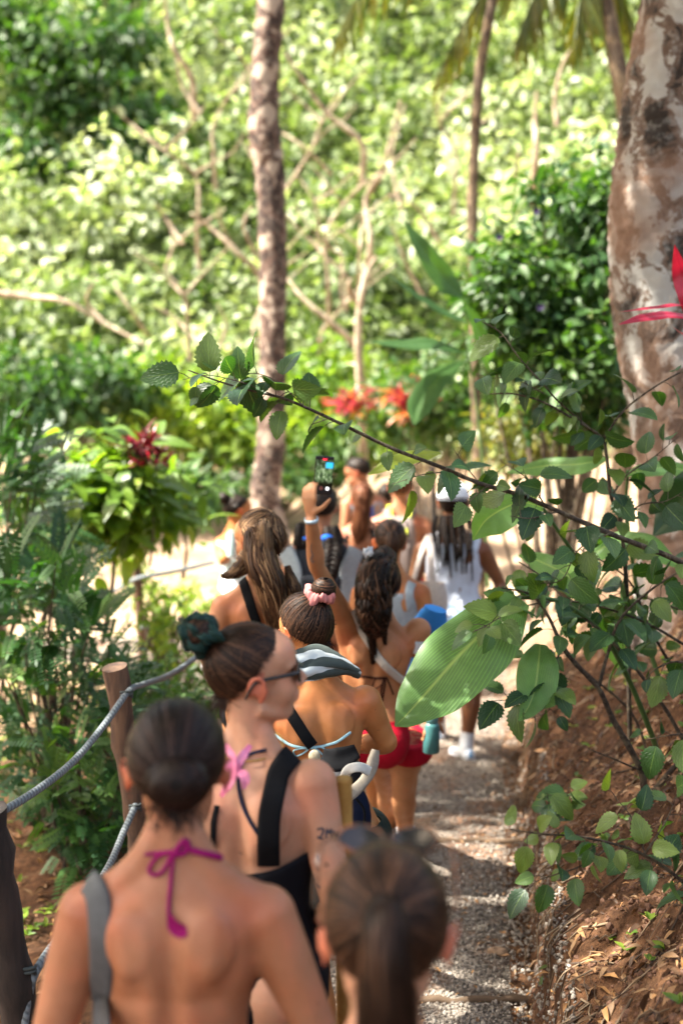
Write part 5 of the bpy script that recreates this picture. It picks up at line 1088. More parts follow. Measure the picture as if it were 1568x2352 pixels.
# C: ponytail in the foreground
Cp = person('person in the foreground with brown ponytail and sunglasses pushed up on the hair', (884, 2432, 1.9), 1.0, hs=1.13, yaw=3, lean=6, hpitch=14, skin='fair', voxel=.0085)
mb = MB(); hcap(Cp, mb); gd = (-.03, -.93, .18); scalp(Cp, mb, gd, 4200, .0028, .05, .45, .22, seed=9); tb = Cp.HW(CC+unit(gd)*CR*1.03)
tail(mb, [tb+[0, .01, 0], tb+[0, -.035, .012], tb+[.002, -.060, -.03], tb+[.004, -.058, -.12], tb+[.002, -.045, -.24], tb+[0, -.04, -.34]], [.018, .026, .032, .038, .034, .008], 900, .003, .36, .22, 10, 30, .003, 2)
wisps(Cp, mb, 60, -.85, 11, .04, .5, -.7); mb.build('hair', HR['brown'], Cp.root)
m_ = MB(); th = np.linspace(0, 2*np.pi, 30); tube(m_, tb+np.stack([.022*np.cos(th), -.012+0*th, .022*np.sin(th)], -1), .005, 8); m_.build('hair_tie', C('brown_elastic', (.04, .022, .015), .8), Cp.root)
glasses_on_head(Cp, None, TORT, LENS, .120, .030, -40)
garment(Cp, 'top', C('charcoal_top', (.03, .03, .035), .8), 1.18, .8, .008)
# D: pink scrunchie, striped towel, light blue bikini tie
D = person('person with a pink scrunchie bun, striped towel round the neck and light blue bikini tie', (718, 1566, 4.35), .98, yaw=-10, lean=7, roll=-5, hyaw=-28, hpitch=12, skin='tan', voxel=.0065,
           arms=(((612, 1700, 4.5), (700, 1700, 4.66)), ((888, 1705, 4.42), (800, 1712, 4.64), (838, 1612, 4.38))), legs=(None, ((846, 1905, 4.75), (848, 2060, 5.0))))
mb = MB(); hcap(D, mb); gd = (.22, -.62, .75); scalp(D, mb, gd, 3000, .0032, .05, .42, .22, seed=12); tb = D.HW(CC+unit(gd)*CR*1.05)
bun(mb, tb+D.H@np.array([.008, -.020, .028]), np.array([.037, .037, .034]), D.H@np.array([0, -.5, .9]), 420, .003, .4, .22, 13); wisps(D, mb, 80, -.85, 14, .05, .5, -.7); mb.build('hair', HR['brown'], D.root)
scrunchie(D, tb+D.H@np.array([0, -.006, .010]), D.H@np.array([0, -.4, .9]), .033, .015, C('dusty_pink_satin', (.55, .20, .19), .45, ns=30), 3, .3)
LB = C('light_blue_cord', (.33, .55, .62), .6)
strap(D, [(632, 1685), (655, 1703), (680, 1713), (705, 1717)], .008, 'bikini_tie', LB, .003); strap(D, [(712, 1717), (745, 1712), (775, 1702), (802, 1682)], .008, 'bikini_tie', LB, .003)
cordloop(D, [(708, 1716), (690, 1716), (676, 1722), (680, 1734), (696, 1728), (708, 1718)], .0028, 'bow_loop', LB); cordloop(D, [(722, 1716), (740, 1716), (757, 1726), (758, 1738), (745, 1736), (722, 1718)], .0028, 'bow_loop', LB)
strap(D, [(655, 1618), (675, 1650), (700, 1690), (716, 1712)], .036, 'crossbody_strap', BLK, .004, .006)
shorts(D, 'shorts', C('dark_green_shorts', (.012, .024, .022), .8), .93, (.62, .62), .012)
# striped towel folded round the neck
def stripemat(name, a, b, n, axis=0):
    m, t, bs = newmat(name); bs.inputs['Roughness'].default_value = .95; uv = nd(t, 'ShaderNodeUVMap'); sx = nd(t, 'ShaderNodeSeparateXYZ'); t.links.new(uv.outputs[0], sx.inputs[0])
    mu = nd(t, 'ShaderNodeMath', operation='MULTIPLY'); t.links.new(sx.outputs[axis], mu.inputs[0]); mu.inputs[1].default_value = n
    fr_ = nd(t, 'ShaderNodeMath', operation='FRACT'); t.links.new(mu.outputs[0], fr_.inputs[0]); t.links.new(ramp(t, fr_.outputs[0], [(0, a), (.5, b)], 'CONSTANT'), bs.inputs['Base Color']); bump(t, bs, noise(t, 500, 3, .6, objco(t)), .5, .003); return m
def cloth(name, label, rows_px, mat, cat='towel', group=None, th=.008, off=None, seed=0, n=40):
    """sheet through rows of picture points, rows across, uv u runs over the rows"""
    g = np.random.default_rng(seed); Rw = [smooth_path([W(*q) for q in r_], n) for r_ in rows_px]; Rw = np.array(Rw); k = len(Rw); m = 30; V = np.stack([smooth_path(Rw[:, j], m) for j in range(n)], 1); m_ = MB()
    fold = .009*np.sin(np.linspace(0, 16, m))[:, None]*np.sin(np.linspace(0, 5, n)+1)[None]; V[..., 1] += fold; V[..., 2] += .012*fbm(np.linspace(0, 5, m)[:, None]+0*fold, np.linspace(0, 7, n)[None]+0*fold, 3, 5)
    i, j = np.meshgrid(np.arange(m-1), np.arange(n-1), indexing='ij'); m_.add(V.reshape(-1, 3), np.stack([i*n+j, i*n+j+1, (i+1)*n+j+1, (i+1)*n+j], -1).reshape(-1, 4), .5, np.stack([np.repeat(np.linspace(0, 1, m), n), np.tile(np.linspace(0, 1, n), m)], -1))
    o = m_.build(name, mat); so_ = o.modifiers.new('s', 'SOLIDIFY'); so_.thickness = th; so_.offset = 0
    if label: tag(o, label, cat, group)
    return o
cloth('towel', 'green and white striped towel draped round the neck of the woman with the pink scrunchie', [
 [(652, 1500, 4.12), (685, 1492, 4.17), (730, 1486, 4.25), (775, 1505, 4.28), (812, 1535, 4.34)],
 [(650, 1525, 4.08), (690, 1518, 4.12), (735, 1510, 4.17), (785, 1520, 4.22), (822, 1542, 4.32)],
 [(654, 1548, 4.07), (690, 1545, 4.10), (735, 1535, 4.14), (785, 1533, 4.20), (824, 1545, 4.30)],
 [(662, 1572, 4.10), (695, 1565, 4.12), (735, 1555, 4.16), (785, 1545, 4.23), (822, 1552, 4.32)]], stripemat('striped_towel', (.045, .06, .055), (.52, .56, .56), 2.6), th=.018)
# E: phone raised, red shorts
E = person('person in red shorts with dark curly hair raising one arm to film with a phone', (868, 1425, 5.9), 1.0, yaw=6, lean=3, roll=5, hyaw=-12, hpitch=10, skin='gold', voxel=.0062, sm=3, arm_r=.93,
           arms=(((727, 1300, 5.72), (714, 1188, 5.66), (792, 1425, 5.88)), ((985, 1570, 5.95), (985, 1645, 5.72), (960, 1448, 5.92))),
           legs=(((890, 1810, 6.5), (900, 1925, 6.95), (880, 1708, 6.1)), ((925, 1800, 6.15), (932, 1925, 6.4), (938, 1700, 6.05))),
           hands=((np.array([-.10, .02, 1.]), np.array([.45, .9, .0]), -1, .5, 1.0, .02, 1.3, .2), (np.array([.05, -.15, -1.]), np.array([-.2, .9, .1]), 1, 1.0, .95)))
mb = MB(); hcap(E, mb); gd = (.0, -.72, .60); scalp(E, mb, gd, 1800, .004, .05, .4, .22, seed=15); tb = E.HW(CC+unit(gd)*CR*1.05)
tail(mb, [tb+[0, .02, .0], tb+[0, -.02, .005], W(857, 1330, 5.74), W(858, 1385, 5.74), W(858, 1420, 5.78), W(862, 1450, 5.82)], [.02, .045, .085, .095, .075, .025], 1100, .006, .42, .4, 16, 60, .020, 4.5, .6)
tail(mb, [W(845, 1400, 5.76), W(852, 1450, 5.79), W(857, 1500, 5.82), W(856, 1525, 5.83)], [.02, .018, .012, .004], 90, .004, .3, .2, 17, 26, .005, 3); tail(mb, [W(870, 1400, 5.76), W(880, 1440, 5.79), W(884, 1480, 5.82)], [.02, .014, .004], 60, .004, .3, .2, 18, 26, .005, 3)
scalp(E, mb, (0, -.5, -.86), 900, .006, .16, .35, .25, seed=19, region=lambda D_: (D_[:, 2] < .35) & (D_[:, 1] < .3)); mb.build('hair', HR['brown'], E.root)
scrunchie(E, W(845, 1268, 5.72), (0, -.7, .7), .010, .011, WHT, 4, .3)
DB = C('dark_brown_cord', (.05, .018, .012), .7)
strap(E, [(800, 1540), (830, 1552), (862, 1557), (888, 1556)], .008, 'bikini_tie', DB, .003); cordloop(E, [(884, 1558), (872, 1575), (858, 1582), (862, 1560), (884, 1558)], .0026, 'bow_loop', DB)
for q in ([(884, 1558), (882, 1580), (876, 1612)], [(888, 1558), (896, 1578), (902, 1595)], [(880, 1558), (874, 1590), (878, 1608)]): strap(E, q, .007, 'tie_end', DB, .002, n=16)
shorts(E, 'shorts', C('red_shorts', (.38, .006, .022), .75, ns=20), .985, (.22, .24), .013, .008, .022)
m_ = MB(); a_, b_ = E.arm[0][2], E.arm[0][1]; q_ = unit(b_-a_); tube(m_, [a_+q_*.004, a_+q_*.020], .0285, 20, cap=False); o = m_.build('wristband', C('pale_wristband', (.55, .68, .78), .5), E.root); o.modifiers.new('s', 'SOLIDIFY').thickness = .003
m_ = MB(); h = hit(E, 962, 1487, .005)
if h: zz = h[1]; xx = unit(np.cross([.15, 0, 1.], zz)); box(m_, h[0], (.050, .060, .008), np.stack([xx, np.cross(zz, xx), zz], -1), bev=.006); m_.build('arm_patch', C('white_patch', (.7, .75, .82), .4), E.root)
m_ = MB(); P = [hit(E, x_, y_, .0007) for x_, y_ in smooth_path([(716, 1248), (714, 1262), (718, 1275), (714, 1285), (720, 1292)], 12)]; P = [q for q in P if q]
if len(P) > 3: band(np.array([q[0] for q in P]), np.array([q[1] for q in P]), np.linspace(.003, .016, len(P)), 'tattoo', TAT, None, .0004, m_); m_.build('tattoo', C('faded_ink', (.22, .14, .11), .6, bs=0), E.root)
shoe(E, 0, 'shoe', WHT, WHT, sock=WHT); shoe(E, 1, 'shoe', WHT, WHT, sock=WHT)
# phone
pc = W(743, 1092, 5.70); Rp = rotz(R(8))@roty(R(4))@rotx(R(4)); rt = empty('phone', pc, 'black phone held up in a raised hand, its screen showing the filmed trees', 'phone')
m_ = MB(); box(m_, pc, (.077, .0085, .156), Rp, bev=.0038); m_.build('case', BLKP, rt)
def screenmat():
    m, t, b = newmat('phone_screen'); co = nd(t, 'ShaderNodeUVMap'); sx = nd(t, 'ShaderNodeSeparateXYZ'); t.links.new(co.outputs[0], sx.inputs[0])
    c = ramp(t, noise(t, 7, 5, .7, co.outputs[0]), [(.38, (.01, .015, .012)), (.52, (.05, .09, .03)), (.64, (.28, .34, .22))])
    up_ = ramp(t, sx.outputs[1], [(.28, (.03, .035, .03)), (.42, (1, 1, 1)), (.62, (1, 1, 1)), (.8, (.35, .38, .4))]); c = mixc(t, 1, c, up_, 'MULTIPLY')
    s1 = nd(t, 'ShaderNodeMath', operation='MULTIPLY'); t.links.new(ramp(t, sx.outputs[0], [(.55, 0.), (.62, 1.)]), s1.inputs[0]); t.links.new(ramp(t, sx.outputs[1], [(.70, 0.), (.73, 1.), (.86, 1.), (.88, 0.)]), s1.inputs[1])
    c = mixc(t, s1.outputs[0], c, (.02, .28, .5)); bar = ramp(t, sx.outputs[1], [(.0, 0.), (.20, 0.), (.205, 1.), (.93, 1.), (.935, 0.)], 'CONSTANT'); c = mixc(t, bar, (.004, .004, .005), c)
    t.links.new(c, b.inputs['Base Color']); t.links.new(c, b.inputs['Emission Color']); b.inputs['Emission Strength'].default_value = .45; b.inputs['Roughness'].default_value = .15; return m
m_ = MB(); q = np.array([[-.0345, -.0050, -.073], [.0345, -.0050, -.073], [.0345, -.0050, .073], [-.0345, -.0050, .073]]); m_.add(pc+q@Rp.T, [[0, 1, 2, 3]], .5, [[0, 0], [1, 0], [1, 1], [0, 1]]); scr = m_.build('screen', screenmat(), rt)
def disc(c, r, mat, name): 
    m2 = MB(); th = np.linspace(0, 2*np.pi, 24, endpoint=False); Q = np.vstack([np.stack([c[0]+r*np.cos(th), np.full(24, -.0056), c[1]+r*np.sin(th)], -1), [c[0], -.0056, c[1]]]); m2.add(pc+Q@Rp.T, np.stack([np.full(24, 24), np.arange(24), (np.arange(24)+1) % 24], -1)); return m2.build(name, mat, rt)
EM = newmat('lit_white_icon')[0]; EM.node_tree.nodes['Principled BSDF'].inputs['Emission Color'].default_value = (1, 1, 1, 1); EM.node_tree.nodes['Principled BSDF'].inputs['Emission Strength'].default_value = .5
ER = simple('lit_red_icon', (.6, .01, .03), .4); ER.node_tree.nodes['Principled BSDF'].inputs['Emission Color'].default_value = (.9, .02, .05, 1); ER.node_tree.nodes['Principled BSDF'].inputs['Emission Strength'].default_value = .4
disc((.018, -.052), .0065, EM, 'button'); disc((-.008, -.052), .008, simple('dim_red_icon', (.35, .12, .1), .4), 'record_button'); m2 = MB(); box(m2, pc+Rp@np.array([0, -.0056, .066]), (.017, .0008, .006), Rp); m2.build('record_badge', ER, rt)
# E's crossbody strap, towel roll and bottle
strap(E, [(808, 1402), (820, 1430), (840, 1465), (870, 1510), (905, 1548), (932, 1570)], .034, 'crossbody_strap', stripemat('beige_strap', (.50, .46, .40), (.42, .38, .33), 14, 0), .005, .008, n=50)
TWB = stripemat('blue_white_towel', (.03, .22, .62), (.62, .74, .85), 3.2, 1)
m_ = MB(); tube(m_, [W(1000, 1398, 6.05), W(985, 1440, 6.08), W(968, 1500, 6.1), W(955, 1560, 6.08), W(950, 1600, 6.05), W(950, 1640, 6.0)], np.array([.05, .075, .07, .065, .055, .045]), 24, .5, 40, .08, flat=.6); o = m_.build('towel', stripemat('blue_white_roll', (.03, .22, .62), (.62, .74, .85), 4.3, 1)); tag(o, 'blue and white rolled towel tucked under the arm of the red shorts walker', 'towel')
bt = W(990, 1695, 5.72); rt = empty('water_bottle', bt-[0, 0, .06], 'teal metal water bottle held low by the red shorts walker', 'bottle'); m_ = MB(); tube(m_, [bt+[0, 0, -.062], bt+[0, 0, -.058], bt+[0, 0, .05], bt+[0, 0, .062], bt+[0, 0, .066]], np.array([.030, .034, .034, .030, .024]), 24); m_.build('body', simple('teal_metal', (.06, .19, .19), .35), rt)
m_ = MB(); tube(m_, [bt+[0, 0, .066], bt+[0, 0, .070], bt+[0, 0, .098], bt+[0, 0, .102]], np.array([.026, .028, .027, .022]), 24); m_.build('cap', simple('teal_cap', (.09, .22, .21), .5), rt)
# F: long highlighted hair
F_ = person('person with long highlighted brown hair tied half up and bare shoulders', (606, 1335, 5.45), .98, yaw=-8, lean=2, hyaw=-42, hpitch=10, skin='gold', voxel=.008, face=True,
            arms=(((478, 1500, 5.4), (520, 1600, 5.6)), None))
mb = MB(); hcap(F_, mb); gd = (.10, -.62, .70); scalp(F_, mb, gd, 2400, .004, .07, .5, .28, seed=21); tb = W(604, 1207, 5.30)
scalp(F_, mb, (.1, -.6, -.8), 1100, .006, .17, .4, .28, seed=22, region=lambda D_: (D_[:, 2] < .55) & (D_[:, 1] < .25))
tail(mb, [tb+[0, .03, 0], tb, W(600, 1240, 5.24), W(590, 1290, 5.24)], [.02, .022, .04, .05], 260, .005, .75, .2, 23, 20, .004, 1.5)
tail(mb, [W(592, 1235, 5.33), W(600, 1290, 5.28), W(622, 1345, 5.27), W(632, 1400, 5.29), W(636, 1450, 5.31)], [.095, .112, .105, .085, .03], 1300, .006, .42, .3, 24, 34, .010, 1.6, .45)
tail(mb, [W(560, 1270, 5.36), W(556, 1300, 5.30), W(530, 1320, 5.24), W(512, 1324, 5.2)], [.012, .045, .022, .004], 260, .005, .55, .25, 25, 20, .006, 1.2, .6)
tail(mb, [W(660, 1300, 5.33), W(672, 1350, 5.31), W(678, 1400, 5.33)], [.006, .04, .012], 160, .005, .4, .25, 26, 20, .008, 1.4, .5); mb.build('hair', HR['light'], F_.root)
m_ = MB(); th = np.linspace(0, 2*np.pi, 24); tube(m_, tb+np.stack([.018*np.cos(th), -.012+0*th, .016*np.sin(th)], -1), .007, 8); m_.build('hair_tie', BLK, F_.root)
strap(F_, [(553, 1318), (562, 1345), (575, 1390), (592, 1440)], .036, 'strap', BLK, .004); strap(F_, [(574, 1318), (586, 1312), (594, 1322)], .012, 'blue_lanyard', C('bright_blue', (.01, .14, .65), .5), .004, .012)
garment(F_, 'top', BLK, 1.08, .8, .008)
# G: braids and grey backpack
G_ = person('person with two dark braids carrying a dark and light grey backpack', (738, 1232, 7.6), .98, yaw=0, lean=2, hpitch=6, skin='warm', voxel=.012)
mb = MB(); hcap(G_, mb); scalp(G_, mb, (.3, -.8, -.5), 700, .006, .05, .4, .25, seed=27, region=lambda D_: D_[:, 0] > 0); scalp(G_, mb, (-.3, -.8, -.5), 700, .006, .05, .4, .25, seed=28, region=lambda D_: D_[:, 0] <= 0)
braid(mb, [W(760, 1215, 7.48), W(766, 1250, 7.40), W(760, 1300, 7.24), W(748, 1345, 7.22)], .034, 29, .4, 5, .006); braid(mb, [W(700, 1210, 7.48), W(695, 1235, 7.44), W(690, 1262, 7.42)], .034, 33, .4, 3, .006); mb.build('hair', HR['black'], G_.root)
for q in ((708, 1238), (752, 1236)): m_ = MB(); ell(m_, W(q[0], q[1], 7.42), (.035, .02, .02)); m_.build('blue_hair_tie', M['bright_blue'], G_.root)
garment(G_, 'top', NAVY, 1.22, .8, .008)
def backpack(p, label, w_, h_, d_, z, mats, name='backpack', neon=False, y0=-.17, zt=None):
    rt = empty(name, p.L([0, y0, z]), label, 'backpack'); m_ = MB(); n = 24; th = np.linspace(0, 2*np.pi, n, endpoint=False); V = []; zz = np.linspace(0, 1, 14)
    for t in zz:
        k = (1-(2*abs(t-.5))**5)**.5*.85+.15; sc = np.array([w_*(1-.18*t)*(.55+.45*k), d_*(1-.3*t)*k])*.5; c_, s_ = np.cos(th), np.sin(th); V.append(np.stack([sc[0]*np.sign(c_)*np.abs(c_)**.55, y0+sc[1]*np.sign(s_)*np.abs(s_)**.55, z+h_*(t-.5)+0*th], -1))
    i, j = np.meshgrid(np.arange(13), np.arange(n), indexing='ij'); V = np.concatenate(V); m_.add(p.L(V), np.stack([i*n+j, i*n+(j+1) % n, (i+1)*n+(j+1) % n, (i+1)*n+j], -1).reshape(-1, 4))
    for e, fl in ((0, 0), (13, 1)): r_ = V[e*n:(e+1)*n]; m_.add(p.L(np.vstack([r_, r_.mean(0)])), np.stack([np.full(n, n), np.arange(n), (np.arange(n)+1) % n], -1))
    m_.build('body', mats[0], rt); m_ = MB(); box(m_, p.L([0, y0-d_*.47, z-h_*.15]), np.array([w_*.62, d_*.28, h_*.48])*p.s, p.B, bev=.03*p.s); m_.build('front_pocket', mats[1], rt)
    for sd_ in (-1, 1):
        P = p.L([[sd_*w_*.28, y0+d_*.35, z+h_*.42], [sd_*.085, -.085, 1.385], [sd_*.10, .0, 1.395], [sd_*.11, .09, 1.30], [sd_*.13, .10, 1.15], [sd_*.14, -.02, 1.04]]); P = smooth_path(P, 24); band(P, unit(P-p.L([0, 0, 1.22])), .055*p.s, 'shoulder_strap', mats[2], rt, .006)
        if len(mats) > 3: P = smooth_path(p.L([[sd_*.16*w_/.3, y0-d_*.2, z+h_*.40], [sd_*w_*.40, y0-d_*.36, z+h_*.1], [sd_*w_*.42, y0-d_*.40, z-h_*.35]]), 16); band(P, np.broadcast_to(p.B@np.array([sd_*.5, -1., 0.]), P.shape), .08*p.s*w_/.3, 'side_panel', mats[3], rt, .012)
        if neon: P = smooth_path(p.L([[0, y0-d_*.48, z-h_*.02], [sd_*.04, y0-d_*.42, z+h_*.25], [sd_*.075, -.10, z+h_*.62], [sd_*.08, -.04, 1.41]]), 14); band(P, np.broadcast_to(np.array([0, -1., .2]), P.shape), .032, 'neon_stripe', C('neon_yellow', (.62, .68, .08), .6), rt, .008)
    return rt
DG = C('charcoal_nylon', (.028, .032, .042), .6); LG = C('light_grey_fabric', (.34, .39, .42), .8)
backpack(G_, 'dark and light grey backpack on the back of the walker with braids', .36, .44, .17, 1.17, (DG, DG, DG, LG))
# J: grey tank top
J = person('person in a light grey tank top with sunglasses pushed into a brown ponytail', (898, 1318, 7.1), .97, yaw=-4, lean=3, hyaw=-4, hpitch=12, skin='tan', voxel=.011)
mb = MB(); hcap(J, mb); gd = (-.1, -.98, .05); scalp(J, mb, gd, 1400, .0055, .05, .5, .28, seed=35); tb = J.HW(CC+unit(gd)*CR*1.03); tail(mb, [tb, tb+[0, -.03, .0], tb+[.0, -.04, -.05], tb+[.01, -.02, -.13]], [.016, .03, .034, .01], 240, .005, .55, .25, 36, 20, .003, 2); mb.build('hair', HR['brown'], J.root)
glasses_on_head(J, None, BLKP, LENS, .10, .0, -75); garment(J, 'tank_top', LG, lambda t: 1.30 if abs(math.cos(t)) < .55 else 1.30-.14*(abs(math.cos(t))-.55)/.45, .8, .008)
for q in ([(940, 1400), (938, 1360), (945, 1338)], [(862, 1372), (852, 1350), (850, 1335)]): strap(J, q, .045, 'tank_strap', LG, .003, .006)
# K: man with backpack
K = person('man with bare shoulders carrying a grey backpack with neon yellow stripes', (918, 1172, 11), 1.08, yaw=3, lean=3, hpitch=8, skin='warm', voxel=.014, wm=1.12, arm_r=1.1)
mb = MB(); hcap(K, mb, 1.02); scalp(K, mb, (0, -.8, -.6), 900, .006, .02, .5, .25, seed=37); mb.build('hair', HR['auburn'], K.root)
backpack(K, 'grey backpack with neon yellow stripes on the bare shouldered man', .26, .46, .14, 1.13, (C('taupe_nylon', (.22, .18, .17), .7), C('taupe_nylon', (.22, .18, .17), .7), C('taupe_nylon', (.22, .18, .17), .7)), neon=True); shorts(K, 'shorts', C('red_trunks', (.5, .01, .03), .7), 1.0, (.6, .6), .012, .014)
# L: auburn ponytail
L_ = person('person with a wavy auburn ponytail and black straps far down the line', (832, 1200, 9.9), .97, yaw=0, lean=3, hpitch=8, skin='warm', voxel=.014)
mb = MB(); hcap(L_, mb); gd = (0, -.9, .3); scalp(L_, mb, gd, 700, .007, .05, .5, .25, seed=38); tb = L_.HW(CC+unit(gd)*CR); tail(mb, [tb, tb+[0, -.05, 0], tb+[0, -.06, -.1], tb+[-.02, -.03, -.26], tb+[-.04, -.02, -.36]], [.02, .045, .05, .055, .01], 260, .009, .6, .25, 39, 24, .012, 3); mb.build('hair', HR['auburn'], L_.root); garment(L_, 'top', BLK, 1.2, .8, .008)
for q in ([(800, 1228), (796, 1240), (798, 1256)], [(850, 1215), (856, 1226), (858, 1240)]): strap(L_, q, .03, 'strap', BLK, .004, .006)
# Mm: young man in profile
Mm = person('young man with short dark hair looking down to the left, blue lanyard on his neck', (838, 1128, 12.2), 1.02, yaw=-30, lean=2, hyaw=-48, hpitch=24, skin='warm', voxel=.010, face=True)
mb = MB(); hcap(Mm, mb, 1.05); scalp(Mm, mb, (0, -.5, .86), 900, .010, .12, .4, .25, seed=40); scalp(Mm, mb, (.3, .6, .7), 500, .010, .14, .4, .25, seed=41, region=lambda D_: D_[:, 2] > .4); mb.build('hair', HR['black'], Mm.root)
garment(Mm, 'tank_top', C('grey_blue_tank', (.25, .28, .33), .8), 1.3, .8, .01, wm=1); strap(Mm, [(836, 1128), (846, 1145), (853, 1180), (853, 1215)], .04, 'lanyard', C('deep_blue', (.02, .06, .4), .6), .006, .012)
# P: head between
Pp = person('person with dark hair mostly hidden between the profile man and the backpack man', (886, 1178, 12.8), .95, yaw=0, lean=2, skin='warm', voxel=.016, ears=False)
mb = MB(); hcap(Pp, mb, 1.06); scalp(Pp, mb, (0, -.8, -.6), 400, .01, .03, .4, .2, seed=43); mb.build('hair', HR['black'], Pp.root); garment(Pp, 'top', DG, 1.33, .8, .01)
# N: woman in white at the left
N = person('person in a white skirt and pale top at the far left of the line', (536, 1222, 10.4), .97, yaw=38, lean=-2, hyaw=30, hpitch=8, skin='tan', voxel=.011, face=True, arms=(((512, 1290, 10.25), (535, 1262, 10.1)), None))
mb = MB(); hcap(N, mb); gd = (0, -.85, .5); scalp(N, mb, gd, 700, .007, .05, .4, .25, seed=44); bun(mb, N.HW(CC+unit(gd)*CR*1.25), np.array([.045, .045, .045]), (0, 0, 1), 160, .006, .4, .2, 45); mb.build('hair', HR['black'], N.root)
garment(N, 'top', C('pale_blue_top', (.5, .6, .66), .8), 1.32, 1.0, .01); m_ = MB(); n = 40; th = np.linspace(0, 2*np.pi, n, endpoint=False); V = []
for r_ in np.linspace(0, 1, 14): f_ = 1+.07*np.sin(th*9)*r_; V.append(np.stack([(.145+.16*r_)*f_*np.cos(th), (.10+.16*r_)*f_*np.sin(th), 1.03-.72*r_+0*th], -1))
i, j = np.meshgrid(np.arange(13), np.arange(n), indexing='ij'); m_.add(N.L(np.concatenate(V)), np.stack([i*n+j, i*n+(j+1) % n, (i+1)*n+(j+1) % n, (i+1)*n+j], -1).reshape(-1, 4)); o = m_.build('skirt', WHT, N.root); o.modifiers.new('s', 'SOLIDIFY').thickness = .004
glasses_on_head(N, None, BLKP, LENS, .10, .02, -60)
m_ = MB(); q = W(532, 1248, 10.05); tube(m_, [q-[0, 0, .09], q+[0, 0, .06], q+[0, 0, .09]], np.array([.035, .035, .02]), 14); tag(m_.build('drink_bottle', simple('pale_bottle', (.45, .6, .62), .3)), 'pale bottle held by the woman in the white skirt', 'bottle')
# H: white top and cap
H_ = person('person in a white tank top and white cap with thin braids', (1040, 1222, 8.1), 1.03, yaw=3, lean=3, hyaw=8, hpitch=6, skin='brown', voxel=.0095, wm=1.05,
            arms=(((948, 1345, 8.15), (985, 1400, 7.9)), ((1150, 1345, 8.15), (1120, 1440, 7.95))), legs=(((1000, 1560, 8.5), (1008, 1672, 8.7)), ((1086, 1580, 8.2), (1070, 1712, 8.15))))
SK['brown2'] = SK['brown']
mb = MB(); hcap(H_, mb); scalp(H_, mb, (0, -.7, -.7), 700, .007, .03, .3, .2, seed=47)
g = np.random.default_rng(48)
for k_ in range(15):
    x0 = -.085+.17*k_/14+g.normal(0, .004); st = H_.HW([x0, -.07-.02*g.random(), -.06]); P = [st, st+[x0*.2, -.03, -.08], H_.L([x0*1.1+g.normal(0, .01), -.135, 1.30]), H_.L([x0*1.25+g.normal(0, .015), -.125, 1.26-.13*g.random()])]
    tail(mb, P, [.008, .008, .007, .003], 26, .004, .35, .2, 60+k_, 40, .002, 9)
mb.build('hair', HR['black'], H_.root)
def capmesh():
    m_ = MB(); n = 36; V = []; th = np.linspace(0, 2*np.pi, n, endpoint=False); lv = np.linspace(0, 1, 12)
    for t in lv: a = t*1.45; V.append(np.stack([.087*np.sin(a)*np.cos(th), -.014+.107*np.sin(a)*np.sin(th), .032+.095*np.cos(a)-.012*np.sin(a)+0*th], -1)*1.0+[0, 0, .0])
    i, j = np.meshgrid(np.arange(11), np.arange(n), indexing='ij'); m_.add(H_.HW(np.concatenate(V)), np.stack([i*n+j, i*n+(j+1) % n, (i+1)*n+(j+1) % n, (i+1)*n+j], -1).reshape(-1, 4)); o = m_.build('cap', WHT, H_.root); o.modifiers.new('s', 'SOLIDIFY').thickness = .003
    b = MB(); u = np.linspace(-1, 1, 13); R_ = []
    for t in (0, .5, 1): R_.append(np.stack([u*.075, .085+.075*t*np.sqrt(np.clip(1-u**2*.8, 0, 1))-.045*u*u, .030-.012*t-.02*u*u], -1))
    i, j = np.meshgrid(np.arange(2), np.arange(12), indexing='ij'); b.add(H_.HW(np.concatenate(R_)), np.stack([i*13+j, i*13+j+1, (i+1)*13+j+1, (i+1)*13+j], -1).reshape(-1, 4)); q = b.build('brim', WHT); q.parent = o; q.modifiers.new('s', 'SOLIDIFY').thickness = .004
    c = MB(); th2 = np.linspace(np.pi+.5, 2*np.pi-.5, 16); P = H_.HW(np.stack([.089*np.cos(th2), -.014+.109*np.sin(th2), .022+0*th2], -1)); tube(c, P, .004, 6); q = c.build('adjust_strap', C('cap_strap', (.3, .32, .36), .7)); q.parent = o
capmesh()
garment(H_, 'tank_top', C('white_tank', (.62, .68, .80), .85, ns=14), lambda t: 1.335 if abs(math.cos(t)) < .62 else 1.335-.15*(abs(math.cos(t))-.62)/.38, .93, .012, wm=1.05, wrinkle=.010)
for q in ([(1000, 1262), (996, 1240), (1000, 1226)], [(1082, 1262), (1088, 1240), (1084, 1226)]): strap(H_, q, .07, 'tank_strap', M['white_tank'], .003, .008)
shorts(H_, 'denim_shorts', C('light_denim', (.26, .36, .50), .8, bs=.5), 1.0, (.45, .45), .014, .012, .02)
AC = C('shoe_blue', (.03, .2, .45), .5)
shoe(H_, 0, 'sneaker', WHT, WHT, AC, WHT); shoe(H_, 1, 'sneaker', WHT, WHT, AC, WHT, yaw=-22)
CRM = C('cream_canvas', (.62, .54, .48), .85); rt = empty('tote_bag', W(985, 1400, 7.8), 'cream canvas tote bag hanging from the shoulder of the walker in white', 'bag')
P = smooth_path([W(982, 1232, 8.0), W(966, 1275, 7.92), W(950, 1330, 7.9)], 20); band(P, np.broadcast_to(np.array([-.2, -1., .1]), P.shape), .028, 'handle', CRM, rt); P = smooth_path([W(985, 1230, 7.98), W(990, 1290, 7.86), W(994, 1350, 7.84)], 20); band(P, np.broadcast_to(np.array([.1, -1., .1]), P.shape), .036, 'handle', CRM, rt)
m_ = MB(); V = []; n = 24; th = np.linspace(0, 2*np.pi, n, endpoint=False); cc = W(985, 1375, 7.85)
